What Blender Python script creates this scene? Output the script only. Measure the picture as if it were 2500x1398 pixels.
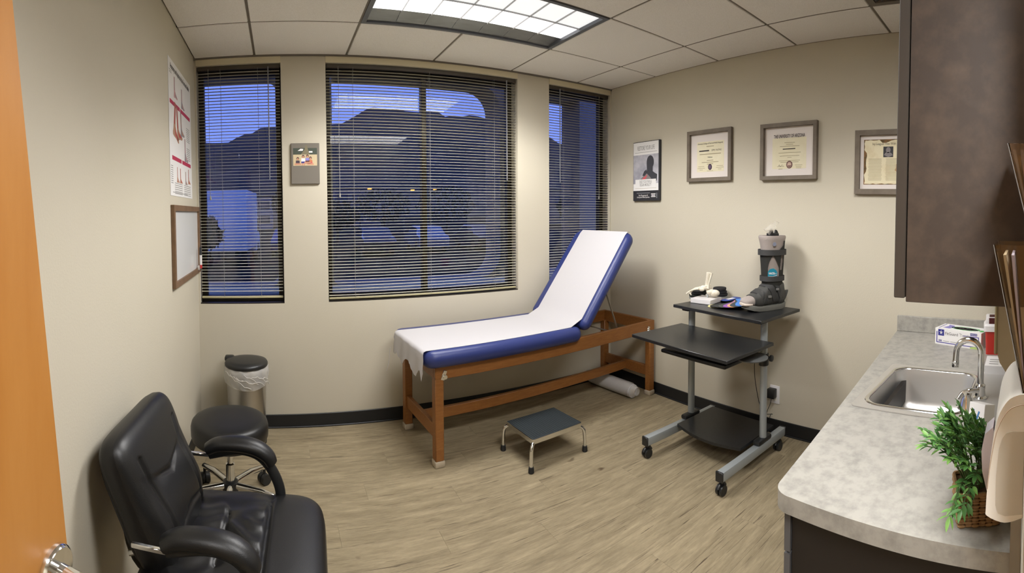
import bpy, bmesh, math, random
from mathutils import Vector, Matrix, Euler
R = math.radians
PI = math.pi
C = bpy.context.scene.collection
for o in list(bpy.data.objects):
    bpy.data.objects.remove(o)
sc = bpy.context.scene

# ------------------------------------------------------------------ camera, world, lights, exposure
HC = 1.4035
cam = bpy.data.cameras.new('camera')
cam.type = 'PANO'
cam.panorama_type = 'CENTRAL_CYLINDRICAL'
cam.central_cylindrical_range_u_min = -1250 / 1156.9
cam.central_cylindrical_range_u_max = 1250 / 1156.9
cam.central_cylindrical_range_v_min = (554.78 - 1398) / 1178.15
cam.central_cylindrical_range_v_max = 554.78 / 1178.15
cam.central_cylindrical_radius = 1.0
cam.clip_start = 0.02
cam.clip_end = 3000
cam_ob = bpy.data.objects.new('camera', cam)
C.objects.link(cam_ob)
_yaw, _pit, _rol = 0.4917, 0.0318, -0.0035
_r = Vector((math.cos(_yaw), -math.sin(_yaw), 0)); _f = Vector((math.sin(_yaw), math.cos(_yaw), 0)); _u = Vector((0, 0, 1))
_f2 = math.cos(_pit) * _f - math.sin(_pit) * _u; _u2 = math.sin(_pit) * _f + math.cos(_pit) * _u
_r3 = math.cos(_rol) * _r + math.sin(_rol) * _u2; _u3 = -math.sin(_rol) * _r + math.cos(_rol) * _u2
_m = Matrix((_r3, _u3, -_f2)).transposed().to_4x4()
_m.translation = (0, 0, HC)
cam_ob.matrix_world = _m
sc.camera = cam_ob

w = bpy.data.worlds.new('dusk'); sc.world = w; w.use_nodes = True
nt = w.node_tree
bg = nt.nodes['Background']
tc = nt.nodes.new('ShaderNodeTexCoord'); sp = nt.nodes.new('ShaderNodeSeparateXYZ'); rp = nt.nodes.new('ShaderNodeValToRGB')
nt.links.new(tc.outputs['Generated'], sp.inputs[0]); nt.links.new(sp.outputs['Z'], rp.inputs[0]); nt.links.new(rp.outputs[0], bg.inputs[0])
rp.color_ramp.elements[0].position = 0.0; rp.color_ramp.elements[0].color = (0.21, 0.31, 0.98, 1)
rp.color_ramp.elements[1].position = 0.6; rp.color_ramp.elements[1].color = (0.12, 0.21, 0.82, 1)
bg.inputs[1].default_value = 1.3

def area(name, loc, sx, sy, power, spread=180, col=(1, 0.97, 0.92), rot=(0, 0, 0)):
    l = bpy.data.lights.new(name, 'AREA'); l.shape = 'RECTANGLE'; l.size = sx; l.size_y = sy
    l.energy = power; l.color = col; l.spread = R(spread)
    o = bpy.data.objects.new(name, l); C.objects.link(o); o.location = loc; o.rotation_euler = rot
    # photometric curve of a parabolic louvre fixture: weaker straight down, strongest near 50 degrees, cut off above 65
    l.use_nodes = True; n = l.node_tree.nodes; k = l.node_tree.links; e = n['Emission']
    g = n.new('ShaderNodeNewGeometry'); d = n.new('ShaderNodeVectorMath'); d.operation = 'DOT_PRODUCT'; a = n.new('ShaderNodeMath'); a.operation = 'ABSOLUTE'
    k.new(g.outputs['Incoming'], d.inputs[0]); k.new(g.outputs['Normal'], d.inputs[1]); k.new(d.outputs['Value'], a.inputs[0])
    r = n.new('ShaderNodeValToRGB'); cr = r.color_ramp
    for q, v in zip([cr.elements[0], cr.elements[1]] + [cr.elements.new(.5) for _ in range(len(CURVE) - 2)], CURVE):
        q.position = v[0]; q.color = (v[1], v[1], v[1], 1)
    k.new(a.outputs[0], r.inputs[0]); k.new(r.outputs[0], e.inputs['Strength'])
    return o
CURVE = [(0.0, 0.10), (0.26, 0.13), (0.36, 0.32), (0.46, 0.88), (0.58, 1.0), (0.75, 0.74), (1.0, 0.50)]
area('ceiling_fixture_lamp', (1.08, 2.30, 2.425), 1.10, 0.50, 70, 180, (1, 0.985, 0.975))
area('near_fixture_lamp', (1.08, 0.48, 2.425), 1.10, 0.50, 54, 180, (1, 0.985, 0.975))
area('hall_fill_lamp', (-0.45, -0.42, 2.39), 1.0, 0.4, 92, 180, (1, 0.985, 0.975))  # unseen fill lamp added in the hall to brighten the doorway end
sc.view_settings.view_transform = 'Standard'
sc.view_settings.look = 'None'
sc.view_settings.gamma = 1.0
sc.view_settings.exposure = 0.0
sc.view_settings.use_curve_mapping = False
try:
    sc.cycles.max_bounces = 10; sc.cycles.diffuse_bounces = 6; sc.cycles.transparent_max_bounces = 16
    sc.cycles.use_denoising = True
    sc.cycles.sample_clamp_indirect = 4.0
    sc.cycles.caustics_reflective = False; sc.cycles.caustics_refractive = False
except Exception:
    pass

# ------------------------------------------------------------------ materials
def L(r, g, b):
    f = lambda c: (c / 255 / 12.92) if c / 255 <= 0.04045 else ((c / 255 + 0.055) / 1.055) ** 2.4
    return (f(r), f(g), f(b), 1)
MATS = {}
def mat(name, col, rough=0.6, metal=0.0, spec=0.5, noise=None, col2=None, bump=None, stretch=(1, 1, 1), emit=None, alpha=None, coat=0, sss=None, rnd=False):
    """noise=(scale, low, high) mixes col with col2; bump=(scale, strength)"""
    if name in MATS: return MATS[name]
    m = bpy.data.materials.new(name); m.use_nodes = True
    n = m.node_tree.nodes; l = m.node_tree.links; p = n['Principled BSDF']
    p.inputs['Base Color'].default_value = col; p.inputs['Roughness'].default_value = rough
    p.inputs['Metallic'].default_value = metal; p.inputs['Specular IOR Level'].default_value = spec
    if coat: p.inputs['Coat Weight'].default_value = coat; p.inputs['Coat Roughness'].default_value = 0.15
    vec = None
    if noise or bump:
        t = n.new('ShaderNodeTexCoord'); mp = n.new('ShaderNodeMapping'); mp.inputs['Scale'].default_value = stretch
        l.new(t.outputs['Object'], mp.inputs[0]); vec = mp.outputs[0]
        if rnd:
            oi = n.new('ShaderNodeObjectInfo'); sc_ = n.new('ShaderNodeVectorMath'); sc_.operation = 'SCALE'; sc_.inputs[0].default_value = (37, 61, 13)
            l.new(oi.outputs['Random'], sc_.inputs['Scale']); l.new(sc_.outputs[0], mp.inputs['Location'])
    if noise:
        t = n.new('ShaderNodeTexNoise'); t.inputs['Scale'].default_value = noise[0]; t.inputs['Detail'].default_value = 6; t.inputs['Roughness'].default_value = 0.6
        l.new(vec, t.inputs['Vector'])
        r = n.new('ShaderNodeValToRGB'); r.color_ramp.elements[0].position = noise[1]; r.color_ramp.elements[1].position = noise[2]
        r.color_ramp.elements[0].color = col; r.color_ramp.elements[1].color = col2
        l.new(t.outputs[0], r.inputs[0]); l.new(r.outputs[0], p.inputs['Base Color'])
    if bump:
        t = n.new('ShaderNodeTexNoise'); t.inputs['Scale'].default_value = bump[0]; t.inputs['Detail'].default_value = 4
        l.new(vec, t.inputs['Vector'])
        b = n.new('ShaderNodeBump'); b.inputs['Strength'].default_value = bump[1]; b.inputs['Distance'].default_value = 0.004
        l.new(t.outputs[0], b.inputs['Height']); l.new(b.outputs[0], p.inputs['Normal'])
    if emit:
        p.inputs['Emission Color'].default_value = emit[0]; p.inputs['Emission Strength'].default_value = emit[1]
    if alpha is not None:
        p.inputs['Alpha'].default_value = alpha
    if sss: p.inputs['Subsurface Weight'].default_value = sss
    MATS[name] = m
    return m

def glass_mat(name, tint=(1, 1, 1, 1), ior=1.5, rough=0.0):
    m = bpy.data.materials.new(name); m.use_nodes = True; n = m.node_tree.nodes; l = m.node_tree.links
    for x in list(n):
        if x.type != 'OUTPUT_MATERIAL': n.remove(x)
    out = n['Material Output']
    fr = n.new('ShaderNodeFresnel'); fr.inputs[0].default_value = ior
    tr = n.new('ShaderNodeBsdfTransparent'); tr.inputs[0].default_value = tint
    gl = n.new('ShaderNodeBsdfGlossy'); gl.inputs['Roughness'].default_value = rough
    mx = n.new('ShaderNodeMixShader')
    l.new(fr.outputs[0], mx.inputs[0]); l.new(tr.outputs[0], mx.inputs[1]); l.new(gl.outputs[0], mx.inputs[2]); l.new(mx.outputs[0], out.inputs[0])
    MATS[name] = m
    return m

WALL = mat('wall_paint', L(193, 186, 168), 0.75, spec=0.3, noise=(1.2, 0.3, 0.7), col2=L(196, 189, 172), bump=(140, 0.12))
WALLW = mat('soffit_paint', L(206, 196, 168), 0.75, spec=0.3)
TILE = mat('ceiling_tile', L(243, 240, 238), 0.9, spec=0.1, noise=(260, 0.42, 0.62), col2=L(233, 229, 226), bump=(220, 0.5), rnd=True)
GRID = mat('ceiling_grid', L(110, 102, 92), 0.6)
BASE = mat('base_rubber', L(22, 23, 25), 0.45)
BRONZE = mat('bronze_frame', L(40, 32, 24), 0.5, 0.2)
SLAT = mat('blind_slat', L(205, 200, 178), 0.4, spec=0.5)
BLINDR = mat('blind_rail', L(176, 168, 132), 0.45)
CORD = mat('blind_cord', L(150, 147, 140), 0.8)
GLASS = glass_mat('window_glass', (0.93, 0.95, 0.95, 1), 1.75)
WOODT = mat('table_wood', L(130, 82, 38), 0.42, noise=(9, 0.3, 0.72), col2=L(150, 99, 50), stretch=(1.5, 9, 9), bump=(30, 0.15))
DOORM = mat('door_veneer', L(170, 113, 50), 0.38, noise=(5, 0.3, 0.7), col2=L(180, 124, 61), stretch=(5, 5, 0.7))
VINYL = mat('blue_vinyl', L(45, 57, 115), 0.36, spec=0.5, bump=(520, 0.12))
PAPER = mat('exam_paper', L(196, 194, 197), 0.8, spec=0.2, bump=(60, 0.05))
CHROME = mat('chrome', (0.78, 0.78, 0.77, 1), 0.12, 1.0)
STEEL = mat('brushed_steel', (0.52, 0.50, 0.47, 1), 0.30, 1.0, bump=(90, 0.04), stretch=(1, 1, 30))
STEELD = mat('sink_steel', (0.66, 0.645, 0.62, 1), 0.42, 0.78)
SILVER = mat('silver_paint', L(162, 168, 170), 0.4, 0.35)
RUBBER = mat('black_rubber', L(24, 25, 27), 0.6)
BLKP = mat('black_plastic', L(30, 31, 32), 0.4)
LEATH = mat('black_leather', L(17, 17, 18), 0.40, spec=0.5, bump=(420, 0.10))
BLKLAM = mat('black_laminate', L(27, 28, 30), 0.32, noise=(60, 0.4, 0.7), col2=L(36, 37, 39), bump=(300, 0.08))
TREAD = mat('step_tread', L(38, 46, 50), 0.65, bump=(420, 0.5))
CABM = mat('cabinet_laminate', L(62, 52, 45), 0.5, noise=(22, 0.44, 0.86), col2=L(86, 72, 60), bump=(60, 0.1))
CABE = mat('cabinet_edge', L(62, 55, 48), 0.5)
CABD = mat('base_cabinet_laminate', L(30, 25, 24), 0.5)
EDGEG = mat('edge_band', L(92, 92, 94), 0.5)
COUNT = mat('counter_laminate', L(163, 160, 152), 0.42, noise=(30, 0.42, 0.76), col2=L(132, 130, 124), bump=(40, 0.03))
IVORY = mat('ivory_plastic', L(238, 234, 224), 0.3)
BEIGE = mat('beige_plastic', L(204, 197, 182), 0.4)
WHITEP = mat('white_plastic', L(225, 222, 222), 0.35)
WHITEC = mat('white_card', L(230, 228, 226), 0.6)
LILAC = mat('lilac_white', L(205, 198, 206), 0.35)
TANM = mat('tan_box', L(170, 150, 118), 0.5, noise=(3, 0.3, 0.7), col2=L(160, 141, 110))
FRAMEG = mat('grey_wood_frame', L(102, 92, 79), 0.6, noise=(14, 0.3, 0.7), col2=L(120, 109, 95), stretch=(1, 1, 1), bump=(60, 0.2))
FRAMEB = mat('brown_wood_frame', L(126, 98, 72), 0.55, noise=(14, 0.3, 0.7), col2=L(104, 80, 58))
MATW = mat('mat_board', L(222, 214, 208), 0.8)
PARCH = mat('parchment', L(224, 216, 186), 0.8, noise=(18, 0.4, 0.7), col2=L(228, 221, 194))
OLDP = mat('aged_paper', L(226, 216, 184), 0.85, noise=(10, 0.5, 0.75), col2=L(212, 196, 158))
BURN = mat('burnt_paper', L(134, 98, 62), 0.9, noise=(30, 0.4, 0.6), col2=L(84, 74, 48))
INK = mat('dark_ink', L(52, 46, 44), 0.8)
INKS = mat('soft_ink', L(164, 154, 124), 0.8)
INKG = mat('grey_ink', L(150, 148, 146), 0.8)
SEALR = mat('maroon_seal', L(92, 52, 50), 0.6)
SEALP = mat('purple_seal', L(64, 48, 62), 0.6)
WHITEB = mat('whiteboard_white', L(216, 216, 214), 0.18, spec=0.6)
BLACKI = mat('black_print', L(42, 42, 46), 0.5)
PHOTOG = mat('photo_grey', L(128, 128, 140), 0.5, noise=(9, 0.25, 0.7), col2=L(196, 194, 200))
MAN = mat('print_man', L(58, 58, 64), 0.6)
MANL = mat('print_skin_grey', L(128, 122, 122), 0.6)
REDP = mat('print_red', L(196, 84, 92), 0.6)
TEAL = mat('teal_print', L(24, 132, 158), 0.5)
BOOTD = mat('boot_shell', L(70, 70, 68), 0.55, bump=(90, 0.1))
BOOTK = mat('boot_strap', L(58, 58, 58), 0.75, bump=(300, 0.3))
BOOTL = mat('boot_liner', L(160, 150, 144), 0.9, bump=(160, 0.3))
BOOTS = mat('boot_sole', L(104, 104, 98), 0.7)
BOOTT = mat('boot_toe_lining', L(214, 200, 186), 0.9)
CLEAR = mat('clear_film', L(236, 232, 222), 0.12, spec=0.8, alpha=0.32)
SMOKE = glass_mat('smoked_acrylic', (0.95, 0.94, 0.92, 1), 1.5, 0.08)
BAGM = mat('bin_liner_film', L(226, 224, 220), 0.4, alpha=0.42, bump=(40, 0.6))
BONE = mat('bone', L(232, 225, 208), 0.6, noise=(60, 0.4, 0.7), col2=L(218, 208, 186))
LEAFA = mat('leaf_dark', L(70, 118, 60), 0.45, noise=(20, 0.3, 0.7), col2=L(92, 144, 74), rnd=True)
LEAFB = mat('leaf_light', L(128, 172, 86), 0.45, noise=(20, 0.3, 0.7), col2=L(102, 152, 72), rnd=True)
STEMM = mat('plant_stem', L(70, 92, 46), 0.6)
WICK = mat('wicker', L(164, 128, 86), 0.75, noise=(60, 0.3, 0.7), col2=L(122, 92, 58))
REDB = mat('sharps_red', L(178, 44, 34), 0.35)
DKRED = mat('sharps_slot', L(70, 12, 12), 0.5)
PURP = mat('print_purple', L(74, 66, 150), 0.5)
NAVY = mat('print_navy', L(40, 42, 128), 0.5)
GREENP = mat('print_green', L(70, 168, 84), 0.5)
LBLUE = mat('print_blue', L(66, 120, 176), 0.5)
YEL = mat('print_yellow', L(232, 208, 140), 0.6)

# ------------------------------------------------------------------ mesh builder
class MB:
    def __init__(s): s.v = []; s.f = []; s.mi = []; s.ms = []; s.cur = 0
    def m(s, material):
        if material not in s.ms: s.ms.append(material)
        s.cur = s.ms.index(material); return s
    def add(s, vs, fs, M=None):
        b = len(s.v)
        s.v += [tuple(M @ Vector(v)) if M is not None else tuple(v) for v in vs]
        s.f += [tuple(i + b for i in f) for f in fs]; s.mi += [s.cur] * len(fs)
        return s
    def bm(s, bm, M=None):
        bm.verts.index_update()
        s.add([v.co.copy() for v in bm.verts], [[v.index for v in f.verts] for f in bm.faces], M); bm.free(); return s
    def box(s, x0, x1, y0, y1, z0, z1, bev=0, seg=2, M=None):
        if bev <= 0:
            vs = [(x, y, z) for z in (z0, z1) for y in (y0, y1) for x in (x0, x1)]
            return s.add(vs, [(0, 2, 3, 1), (4, 5, 7, 6), (0, 1, 5, 4), (2, 6, 7, 3), (0, 4, 6, 2), (1, 3, 7, 5)], M)
        b = bmesh.new(); bmesh.ops.create_cube(b, size=1)
        for v in b.verts:
            v.co = Vector(((x0 + x1) / 2 + v.co.x * (x1 - x0), (y0 + y1) / 2 + v.co.y * (y1 - y0), (z0 + z1) / 2 + v.co.z * (z1 - z0)))
        bmesh.ops.bevel(b, geom=b.edges[:], offset=min(bev, 0.49 * min(x1 - x0, y1 - y0, z1 - z0)), segments=seg, profile=0.5, affect='EDGES')
        return s.bm(b, M)
    def rings(s, rs, cap=True, M=None, close=False):
        """loft of rings, each a list of the same number of points"""
        n = len(rs[0]); vs = [p for r in rs for p in r]; fs = []
        k = len(rs)
        for i in range(k if close else k - 1):
            a, b = i * n, ((i + 1) % k) * n
            for j in range(n):
                fs.append((a + j, a + (j + 1) % n, b + (j + 1) % n, b + j))
        if cap and not close:
            fs.append(tuple(reversed(range(n)))); fs.append(tuple((k - 1) * n + j for j in range(n)))
        return s.add(vs, fs, M)
    def tube(s, pts, r, seg=10, M=None, cap=True, flat=1.0):
        pts = [Vector(p) for p in pts]; n = len(pts)
        rad = r if isinstance(r, (list, tuple)) else [r] * n
        t0 = (pts[1] - pts[0]).normalized(); up = Vector((0, 0, 1)) if abs(t0.z) < 0.9 else Vector((1, 0, 0))
        a = t0.cross(up).normalized(); rs = []
        for i, p in enumerate(pts):
            t = (pts[min(i + 1, n - 1)] - pts[max(i - 1, 0)]).normalized()
            a = (a - t * a.dot(t)).normalized(); b = t.cross(a)
            rs.append([p + (a * math.cos(2 * PI * j / seg) + b * math.sin(2 * PI * j / seg) * flat) * rad[i] for j in range(seg)])
        return s.rings(rs, cap, M)
    def cyl(s, p0, p1, r0, r1=None, seg=20, M=None): return s.tube([p0, p1], [r0, r0 if r1 is None else r1], seg, M)
    def lathe(s, prof, c=(0, 0, 0), seg=32, M=None, cap=True, sx=1, sy=1):
        rs = [[(c[0] + r * sx * math.cos(2 * PI * j / seg), c[1] + r * sy * math.sin(2 * PI * j / seg), c[2] + z) for j in range(seg)] for r, z in prof]
        return s.rings(rs, cap, M)
    def ell(s, c, r, M=None, seg=14):
        prof = [(max(math.sin(PI * i / 8), 0.02), -math.cos(PI * i / 8)) for i in range(9)]
        rs = [[(c[0] + q * r[0] * math.cos(2 * PI * j / seg), c[1] + q * r[1] * math.sin(2 * PI * j / seg), c[2] + z * r[2]) for j in range(seg)] for q, z in prof]
        return s.rings(rs, True, M)
    def prism(s, pts, z0, z1, M=None):
        n = len(pts)
        vs = [(p[0], p[1], z0) for p in pts] + [(p[0], p[1], z1) for p in pts]
        fs = [tuple(reversed(range(n))), tuple(range(n, 2 * n))] + [(j, (j + 1) % n, n + (j + 1) % n, n + j) for j in range(n)]
        return s.add(vs, fs, M)
    def holes(s, splines, z0, z1, M=None):
        """2D outline with holes, extruded from z0 to z1"""
        cu = bpy.data.curves.new('tmp', 'CURVE'); cu.dimensions = '2D'; cu.fill_mode = 'BOTH'; cu.extrude = (z1 - z0) / 2
        for pts in splines:
            q = cu.splines.new('POLY'); q.points.add(len(pts) - 1); q.use_cyclic_u = True
            for p, c in zip(q.points, pts): p.co = (c[0], c[1], 0, 1)
        o = bpy.data.objects.new('tmp', cu); C.objects.link(o)
        me = bpy.data.meshes.new_from_object(o.evaluated_get(bpy.context.evaluated_depsgraph_get()))
        s.add([(v.co.x, v.co.y, v.co.z + (z0 + z1) / 2) for v in me.vertices], [tuple(p.vertices) for p in me.polygons], M)
        bpy.data.objects.remove(o); bpy.data.curves.remove(cu); bpy.data.meshes.remove(me); return s
    def text(s, body, size, x, y, z, M=None, align='CENTER', bold=0.0, squeeze=1.0):
        cu = bpy.data.curves.new('tmp', 'FONT'); cu.body = body; cu.size = size; cu.align_x = align; cu.align_y = 'CENTER'; cu.resolution_u = 2; cu.offset = bold
        o = bpy.data.objects.new('tmp', cu); C.objects.link(o)
        me = bpy.data.meshes.new_from_object(o.evaluated_get(bpy.context.evaluated_depsgraph_get()))
        s.add([(v.co.x * squeeze + x, v.co.y + y, z) for v in me.vertices], [tuple(p.vertices) for p in me.polygons], M)
        bpy.data.objects.remove(o); bpy.data.curves.remove(cu); bpy.data.meshes.remove(me); return s
    def mesh(s, name, smooth=40):
        me = bpy.data.meshes.new(name)
        me.from_pydata(s.v, [], s.f)
        for m_ in s.ms: me.materials.append(m_)
        me.polygons.foreach_set('material_index', s.mi)
        b = bmesh.new(); b.from_mesh(me); bmesh.ops.recalc_face_normals(b, faces=b.faces[:]); b.to_mesh(me); b.free()
        if smooth:
            me.polygons.foreach_set('use_smooth', [True] * len(me.polygons)); me.set_sharp_from_angle(angle=R(smooth))
        me.update(); return me
    def build(s, name, parent=None, smooth=40, loc=None):
        o = bpy.data.objects.new(name, s.mesh(name, smooth)); C.objects.link(o)
        if parent is not None: o.parent = parent
        if loc is not None: o.location = loc
        return o
def B(material): return MB().m(material)

def tag(o, label, cat, group=None, kind=None):
    o['label'] = label; o['category'] = cat
    if group: o['group'] = group
    if kind: o['kind'] = kind
    return o
def thing(name, label, cat, loc=(0, 0, 0), rz=0, group=None, M=None):
    o = bpy.data.objects.new(name, None); C.objects.link(o); o.empty_display_size = 0.05
    if M is not None: o.matrix_world = M
    else: o.location = loc; o.rotation_euler = (0, 0, rz)
    return tag(o, label, cat, group)
def struct(o): o['kind'] = 'structure'; return o
def copy(src, name, parent=None, M=None, loc=None):
    o = src.copy(); o.name = name; C.objects.link(o)
    if parent is not None: o.parent = parent
    if M is not None: o.matrix_world = M
    if loc is not None: o.location = loc
    return o
def frameM(origin, X, Y, Z):
    M = Matrix((Vector(X), Vector(Y), Vector(Z))).transposed().to_4x4(); M.translation = origin; return M
def on_right(y, z, x=2.655): return frameM((x, y, z), (0, -1, 0), (0, 0, 1), (-1, 0, 0))
def on_left(y, z, x=-0.549): return frameM((x, y, z), (0, 1, 0), (0, 0, 1), (1, 0, 0))
def on_back(x, z, y=3.15): return frameM((x, y, z), (1, 0, 0), (0, 0, 1), (0, -1, 0))
def on_near(x, z, y=-0.012): return frameM((x, y, z), (-1, 0, 0), (0, 0, 1), (0, 1, 0))
def rrect(x0, x1, y0, y1, r, n=8):
    out = []
    for cx, cy, a in ((x1 - r, y1 - r, 0), (x0 + r, y1 - r, 90), (x0 + r, y0 + r, 180), (x1 - r, y0 + r, 270)):
        for i in range(n + 1):
            t = R(a + 90 * i / n); out.append((cx + r * math.cos(t), cy + r * math.sin(t)))
    return out
def rect(x0, x1, y0, y1): return [(x0, y0), (x1, y0), (x1, y1), (x0, y1)]
def arc(c, r, a0, a1, n, plane='xz', off=0):
    out = []
    for i in range(n + 1):
        a = R(a0 + (a1 - a0) * i / n); u, v = r * math.cos(a), r * math.sin(a)
        out.append((c[0] + u, c[1], c[2] + v) if plane == 'xz' else (c[0], c[1] + u, c[2] + v) if plane == 'yz' else (c[0] + u, c[1] + v, c[2]))
    return out
def smoothpath(pts, n=6):
    P = [Vector(p) for p in pts]; out = []
    for i in range(len(P) - 1):
        a, b, c, d = P[max(i - 1, 0)], P[i], P[i + 1], P[min(i + 2, len(P) - 1)]
        for k in range(n):
            t = k / n
            out.append(0.5 * ((2 * b) + (c - a) * t + (2 * a - 5 * b + 4 * c - d) * t * t + (3 * b - a - 3 * c + d) * t ** 3))
    out.append(P[-1]); return out

# ------------------------------------------------------------------ room shell
XL, XR, YB, YN, CE = -0.549, 2.655, 3.15, -0.012, 2.44
rng = random.Random(7)
# floor with planks
fl = struct(B(mat('subfloor', L(70, 60, 46), 0.9)).box(-1.6, XR + 0.1, -1.7, YB + 0.12, -0.06, -0.004).build('floor'))
def plank_mat():
    m = bpy.data.materials.new('vinyl_plank'); m.use_nodes = True; n = m.node_tree.nodes; l = m.node_tree.links; p = n['Principled BSDF']
    t = n.new('ShaderNodeTexCoord'); oi = n.new('ShaderNodeObjectInfo'); vm = n.new('ShaderNodeVectorMath'); vm.operation = 'SCALE'; vm.inputs[0].default_value = (41, 17, 5)
    l.new(oi.outputs['Random'], vm.inputs['Scale'])
    ad = n.new('ShaderNodeVectorMath'); l.new(t.outputs['Object'], ad.inputs[0]); l.new(vm.outputs[0], ad.inputs[1])
    def ns(scale, stretch, detail=5, rough=0.6, dist=0.0):
        mp = n.new('ShaderNodeMapping'); mp.inputs['Scale'].default_value = stretch; l.new(ad.outputs[0], mp.inputs[0])
        x = n.new('ShaderNodeTexNoise'); x.inputs['Scale'].default_value = scale; x.inputs['Detail'].default_value = detail; x.inputs['Roughness'].default_value = rough; x.inputs['Distortion'].default_value = dist
        l.new(mp.outputs[0], x.inputs['Vector']); return x.outputs[0]
    def ramp(src, a, b, ca, cb):
        r = n.new('ShaderNodeValToRGB'); r.color_ramp.elements[0].position = a; r.color_ramp.elements[1].position = b
        r.color_ramp.elements[0].color = ca; r.color_ramp.elements[1].color = cb; l.new(src, r.inputs[0]); return r.outputs[0]
    def mix(a, b, f, kind='MIX'):
        x = n.new('ShaderNodeMix'); x.data_type = 'RGBA'; x.blend_type = kind
        if isinstance(f, float): x.inputs[0].default_value = f
        else: l.new(f, x.inputs[0])
        l.new(a, x.inputs[6])
        if isinstance(b, tuple): x.inputs[7].default_value = b
        else: l.new(b, x.inputs[7])
        return x.outputs[2]
    base = ramp(ns(4, (1.0, 6, 1), 6, 0.65, 0.2), 0.3, 0.72, L(136, 123, 98), L(175, 160, 131))
    fine = ramp(ns(7, (1.6, 11, 1), 7, 0.75), 0.34, 0.66, L(150, 148, 146), L(255, 255, 255))
    c = mix(base, fine, 0.42, 'MULTIPLY')
    streak = ramp(ns(1, (3.0, 105, 1), 4, 0.66, 0.5), 0.615, 0.67, (0, 0, 0, 1), (0.95, 0.95, 0.95, 1))
    c = mix(c, L(72, 60, 46), streak)
    knot = ramp(ns(5.2, (1.0, 2.0, 1), 2, 0.5), 0.735, 0.79, (0, 0, 0, 1), (1, 1, 1, 1))
    c = mix(c, L(72, 56, 38), knot)
    l.new(c, p.inputs['Base Color'])
    p.inputs['Roughness'].default_value = 0.5; p.inputs['Specular IOR Level'].default_value = 0.35
    b = n.new('ShaderNodeBump'); b.inputs['Strength'].default_value = 0.12; b.inputs['Distance'].default_value = 0.003; l.new(streak, b.inputs['Height']); b.invert = True; l.new(b.outputs[0], p.inputs['Normal'])
    return m
PLANK = plank_mat()
pl_mesh = {}
def plank(x0, x1, y0, y1):
    ln, wd = round(x1 - x0, 4), round(y1 - y0, 4)
    if (ln, wd) not in pl_mesh:
        pl_mesh[(ln, wd)] = B(PLANK).box(0.0002, ln - 0.0002, 0.0002, wd - 0.0002, -0.004, 0, 0.0005, 1).mesh('plank', 0)
    o = bpy.data.objects.new('plank', pl_mesh[(ln, wd)]); C.objects.link(o); o.location = (x0, y0, 0); o.parent = fl
y = YN - 0.30; row = 0
while y < YB - 0.005:
    y1 = min(y + 0.1524, YB)
    if YB - y1 < 0.02: y1 = YB
    x = XL - 0.002 - (row * 0.437) % 1.05
    while x < XR:
        a, b = max(x, XL), min(x + 1.05, XR)
        if b - a > 0.03: plank(a, b, y, y1)
        x += 1.05
    y = y1; row += 1
# walls
def wall(name, boxes, material=WALL):
    m = B(material)
    for b in boxes: m.box(*b)
    return struct(m.build(name, smooth=0))
W1, W2, W3 = (XL + 0.012, 0.028), (0.325, 1.738), (2.020, XR - 0.012)
WB, WT = 0.822, 2.386
wall('wall_back', [(XL - 0.12, XR + 0.12, YB, YB + 0.16, 0, WB), (XL - 0.12, XR + 0.12, YB, YB + 0.16, WT, CE + 0.1),
                   (XL - 0.12, W1[0], YB, YB + 0.16, WB, WT), (W1[1], W2[0], YB, YB + 0.16, WB, WT), (W2[1], W3[0], YB, YB + 0.16, WB, WT), (W3[1], XR + 0.12, YB, YB + 0.16, WB, WT)])
wall('wall_left', [(XL - 0.12, XL, -0.10, YB, 0, CE + 0.1)])
wall('wall_right', [(XR, XR + 0.12, -0.10, YB, 0, CE + 0.1)])
DJ0, DJ1, DH = -0.535, 0.66, 2.13
wall('wall_near', [(DJ1, XR, YN - 0.12, YN, 0, CE + 0.1), (DJ0, DJ1, YN - 0.12, YN, DH, CE + 0.1)])
wall('wall_hall', [(-1.62, XR, -1.80, -1.70, 0, CE + 0.1), (-1.72, -1.62, -1.8, -0.10, 0, CE + 0.1), (-1.72, XL - 0.12, -0.12, -0.02, 0, CE + 0.1), (XR, XR + 0.12, -1.8, -0.10, 0, CE + 0.1)])
# lighter soffit strips above the windows
for i, (a, b) in enumerate((W1, W2, W3)):
    struct(B(WALLW).box(a, b, YB - 0.006, YB, WT, CE - 0.014, 0.001, 1).build('trim_%d' % (i + 1), smooth=0))
# baseboards
for nm, bx in (('baseboard_back', (XL, XR, YB - 0.009, YB, 0, 0.088)), ('baseboard_right', (XR - 0.009, XR, 0.71, YB, 0, 0.088)), ('baseboard_left', (XL, XL + 0.009, 0.0, YB, 0, 0.088))):
    m = B(BASE).box(*bx, 0.002, 1)
    if nm == 'baseboard_back': m.box(XL, XR, YB - 0.016, YB - 0.008, 0, 0.010, 0.003, 1)
    if nm == 'baseboard_right': m.box(XR - 0.016, XR - 0.008, 0.71, YB, 0, 0.010, 0.003, 1)
    struct(m.build(nm, smooth=0))
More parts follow.
